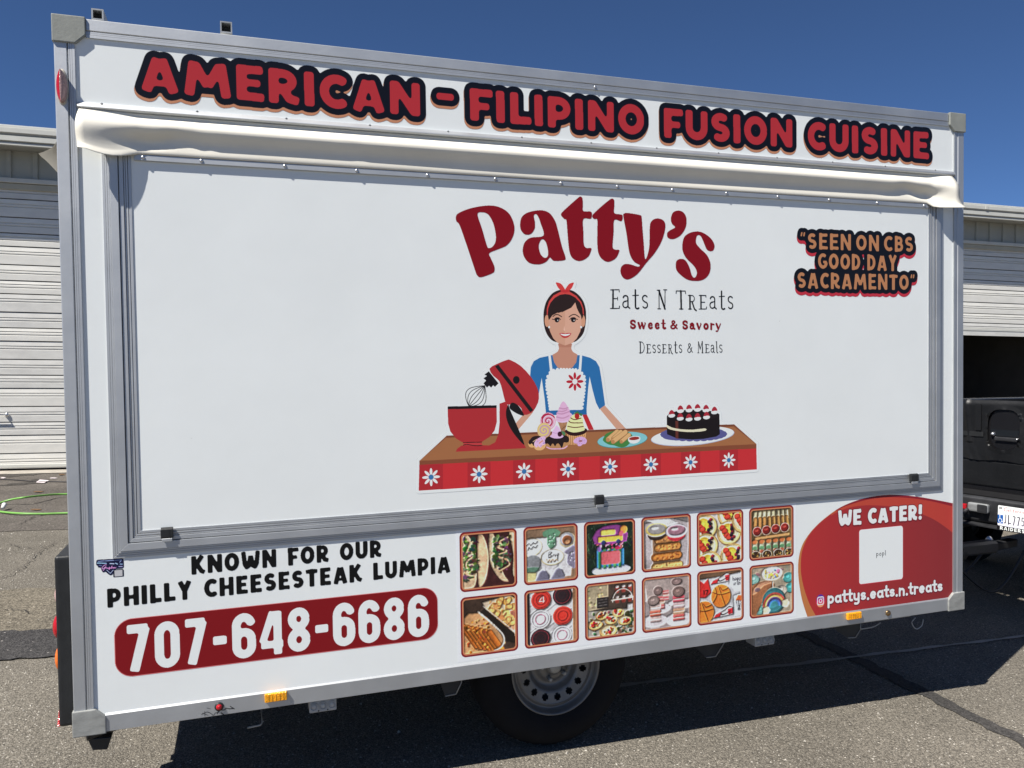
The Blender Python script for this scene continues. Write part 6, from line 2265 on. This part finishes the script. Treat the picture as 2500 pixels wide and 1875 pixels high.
tb('cover_badge_slot', M['black'], -.053, -.0495, .19, .62, 1.09, 1.122, .001, tc_)
hp = tb('tailgate_handle', M['bumper'], -.052, -.0355, oc[0] - .085, oc[0] + .060, 1.070, 1.098, .008, tg)
tb('handle_recess', M['glass'], -.0375, -.0352, oc[0] - .09, oc[0] + .09, 1.102, 1.145, .0, tg)
MB().dome(-.036, oc[0] + .072, 1.112, .022, .016, .016, 16, 5, '-x').build('lock', M['chrome'], tg)
MB().dome(-.036, oc[0] - .082, 1.088, .016, .010, .010, 14, 5, '-x').build('lock', M['chrome'], tg)
tb('lower_panel', M['vinyl'], -.042, -.0355, -.78, .78, .76, .925, .006, tg)
for s_ in (-1, 1):
    a_, b_ = sorted((s_ * .815, s_ * .945))
    MB().box(-.03, .02, a_, b_, .78, 1.22, .012, 2).build('tail_lamp', M['red_lens'], TK)
# step bumper, plate, trailer plug
bm_ = MB().prism([(-.03, .72), (-.20, .705), (-.215, .69), (-.205, .55), (-.185, .535), (-.175, .52), (-.03, .51)], 'y', -.90, .90, .008).build('rear_bumper', M['bumper'], TK)
MB().prism([(-.04, .723), (-.19, .7105), (-.19, .7120), (-.04, .7245)], 'y', -.5, .5).build('step_pad', M['rubber'], bm_)
MB().prism([(-.186, .530), (-.222, .520), (-.222, .508), (-.176, .506)], 'y', -.86, .86, .003).build('bumper_lip', M['bumper'], bm_)
ps = MB().box(-.245, -.208, .050, .185, .602, .664, .016, 3).build('trailer_socket', M['steel'], bm_)
MB().box(-.250, -.2455, .053, .115, .607, .659, .004).build('socket_lid', M['bumper'], ps)
pw = [(-.24, .18, .615), (-.30, .21, .58), (-.36, .27, .60), (-.50, .34, .55)]
MB().tube([tuple(p_) for p_ in cat_mull(pw, 5, False)], .014, 7).build('trailer_lead', M['cable'], bm_)
MB().box(-.26, -.235, .186, .215, .615, .65, .004).build('red_plug', M['red_lens'], bm_)
tb('hitch_receiver', M['bumper'], -.34, -.02, -.03, .03, .38, .43, .006)
MB().dome(-.31, 0, .431, .026, .026, .045, 14, 6, 'z').build('hitch_ball', M['chrome'], TK)
tb('chassis_rail', M['under'], -.02, 4.9, .40, .50, .42, .55)
tb('chassis_rail', M['under'], -.02, 4.9, -.50, -.40, .42, .55)
tb('rear_axle', M['under'], .94, 1.06, -.72, .72, .33, .43, .02)
tb('fuel_tank', M['under'], 1.3, 2.3, -.36, .36, .36, .56, .04)
tb('spare_wheel', M['rubber'], .12, .80, -.34, .34, .46, .62, .08)
# licence plate
PWD, PHT = .310, .178
lp = Cv(0, 0, PWD, PHT, 2200, (22, 22, 24), 1.0)
lp.fill(rrect(lp, .004, .030, PWD - .004, PHT - .002, .008), (226, 224, 232))
gz = np.linspace(0, 1, lp.H)[:, None, None] * np.ones((1, lp.W, 1))
wm_ = rrect(lp, .004, .030, PWD - .004, PHT - .002, .008)
lp.rgb[wm_] = ((np.array((206, 206, 224)) * (1 - gz) + np.array((236, 232, 234)) * gz))[wm_]
lp.fill(text(lp, 'RAIDERS', .022, .212, .002, .027, CH, .25, 0, .1), (230, 230, 230))
lp.fill(rrect(lp, .004, .046, .046, .108, .004), (30, 84, 156))
wc = [(.020, .100), (.021, .080), (.034, .078), (.038, .060), (.043, .061)]
lp.E(.020, .102, .0038, .0042, (230, 234, 240))
lp.S(wc, .0042, (230, 234, 240))
lp.S(arc(.0235, .067, .0125, .0145, 110, 345, 14), .0036, (230, 234, 240))
lp.fill(text(lp, 'JL775', .052, .208, .046, .116, CH, .105, 0, .22, True), (26, 26, 46))
lp.fill(text(lp, 'APR', .012, .036, .150, .164, CH, .2, 0, .1), (40, 40, 44))
lp.S([(.074, .166), (.056, .160), (.052, .145), (.066, .140), (.076, .146)], .0034, (168, 40, 52), smooth=5)
sx_ = .080
for k, ch in enumerate('alifornia'):
    mk_ = text(lp, {'l': 'l', 'f': 'f'}.get(ch, ch), sx_, sx_ + (.008 if ch in 'il' else .013), .139, .162, LOW, .13, 0)
    lp.fill(mk_, (168, 40, 52))
    sx_ += .011 if ch in 'il' else .0165
decal(lp, 'licence_plate', bm_, 0, 'white California plate with blue wheelchair mark in a black frame', cell=.02, gain=1.1, O=(-.2225, .0, .512), U=(0, -.80, 0), V=(.015, 0, .89))

# ------------------------------------------------------------------ small things on the yard
hp_ = [(420, 1235, .02), (300, 1208, .03), (157, 1206.5, .04), (100, 1210, .07), (60, 1214.5, .085), (28, 1219.5, .06), (0, 1228, .03), (-22, 1236, .018), (-24, 1243, .016), (-6, 1248, .016), (20, 1251.5, .022), (60, 1254, .026), (110, 1254.5, .02), (157, 1253, .018), (300, 1250, .015)]
P = [(*qw(a_, b_, z_), z_) for a_, b_, z_ in hp_]
hose = MB().tube([tuple(p_) for p_ in cat_mull(P, 8, False)], .0105, 10).build('garden_hose', M['hose'])
tag(hose, 'bright green garden hose looped on the asphalt left of the trailer', 'hose')
cb_ = [(-160, 1166, .006), (0, 1171, .006), (40, 1173, .006), (90, 1176.5, .012), (157, 1177.5, .006), (300, 1186, .006), (500, 1190, .006)]
P = [(*qw(a_, b_, z_), z_ + .006) for a_, b_, z_ in cb_]
cable = MB().tube([tuple(p_) for p_ in cat_mull(P, 6, False)], .0065, 7).build('extension_cable', M['cable'])
tag(cable, 'thin black cable lying on the ground near the garage door', 'cable')
n_ = [qw(a_, b_, .03) for a_, b_ in ((6, 1241), (15, 1237))]
clip = MB().tube([(*n_[0], .028), ((n_[0][0] + n_[1][0]) / 2, (n_[0][1] + n_[1][1]) / 2, .06), (*n_[1], .05)], [.014, .024, .012], 8).build('hose_nozzle', M['white_plastic'])
tag(clip, 'small white plastic nozzle lying against the green hose', 'nozzle')
pp = [qw(a_, b_) for a_, b_ in ((88, 1180.5), (97, 1176.5), (120, 1175.5), (108, 1181.5))]
ppm = bmesh.new()
for k, (x, y) in enumerate(pp):
    ppm.verts.new((x, y, .014 + .015 * (k == 1)))
for k, (x, y) in enumerate(pp):
    ppm.verts.new((x, y, .0165 + .015 * (k == 1)))
v_ = list(ppm.verts)
for f in ((0, 1, 2, 3), (4, 5, 6, 7), (0, 1, 5, 4), (1, 2, 6, 5), (2, 3, 7, 6), (3, 0, 4, 7)):
    ppm.faces.new([v_[i] for i in f])
bmesh.ops.recalc_face_normals(ppm, faces=ppm.faces)
me = bpy.data.meshes.new('paper_scrap')
ppm.to_mesh(me)
ppm.free()
me.materials.append(M['paper'])
po = bpy.data.objects.new('paper_scrap', me)
COL.objects.link(po)
tag(po, 'flat pinkish paper scrap beside the black cable', 'paper', 'paper scraps on the yard')


def bit(name, px, py, sx, sy, rot, material, label, cat, z=.012):
    grp = {'leaf': 'dry leaves on the yard', 'paper': 'paper scraps on the yard'}[cat]
    x, y = qw(px, py)
    o = MB().prism([(-sx, 0), (-sx * .4, sy), (sx * .6, sy * .8), (sx, 0), (sx * .3, -sy), (-sx * .6, -sy * .7)], 'z', 0, .006).build(name, material)
    o.location = (x, y, z)
    o.rotation_euler = (.12, .1, rot)
    tag(o, label, cat, grp)


bit('dry_leaf', 94, 1203.5, .055, .02, .4, M['leaf'], 'brown dry leaf just above the hose', 'leaf')
bit('dry_leaf', 151, 1161, .05, .03, 1.0, M['leaf'], 'brown dry leaf beside the trailer post near the garage sill', 'leaf')
bit('dry_leaf', 88, 1247.5, .05, .018, .2, M['leaf'], 'dark dry leaf inside the loop of the hose', 'leaf')
bit('paper_scrap', 131, 1170, .045, .02, .3, M['paper'], 'small white paper bit beyond the cable near the post', 'paper')
bit('paper_scrap', 8, 1169.5, .03, .02, 0, M['paper'], 'tiny white paper bit at the far left by the cable', 'paper')

# loose grit on the asphalt: countless, one object
gb = bmesh.new()
for _ in range(5200):
    if rng.random() < .75:
        px_, py_ = rng.uniform(-60, 2560), rng.uniform(1560, 1990)
    else:
        px_, py_ = rng.uniform(-60, 190), rng.uniform(1260, 1900)
    x, y = qw(px_, py_)
    r_ = abs(rng.normal(0, .0021)) + .0012
    if y > 2.2:
        r_ *= 1.6
    t = rng.uniform(0, 6.28)
    k = [gb.verts.new((x + r_ * math.cos(t + a_) * (1 + .3 * math.sin(a_ * 2)), y + r_ * math.sin(t + a_), .0005)) for a_ in (0, 2.1, 4.2)]
    tp = gb.verts.new((x, y, .0005 + r_ * rng.uniform(.5, 1.1)))
    for i in range(3):
        gb.faces.new((k[i], k[(i + 1) % 3], tp))
me = bpy.data.meshes.new('grit')
gb.to_mesh(me)
gb.free()
M['grit'] = mat('pale_grit', (0.36, 0.335, 0.29), 0.85, 0, 0.6, 37)
me.materials.append(M['grit'])
go = bpy.data.objects.new('grit', me)
COL.objects.link(go)
go['kind'] = 'stuff'
go['label'] = 'loose pale grit scattered on the asphalt'
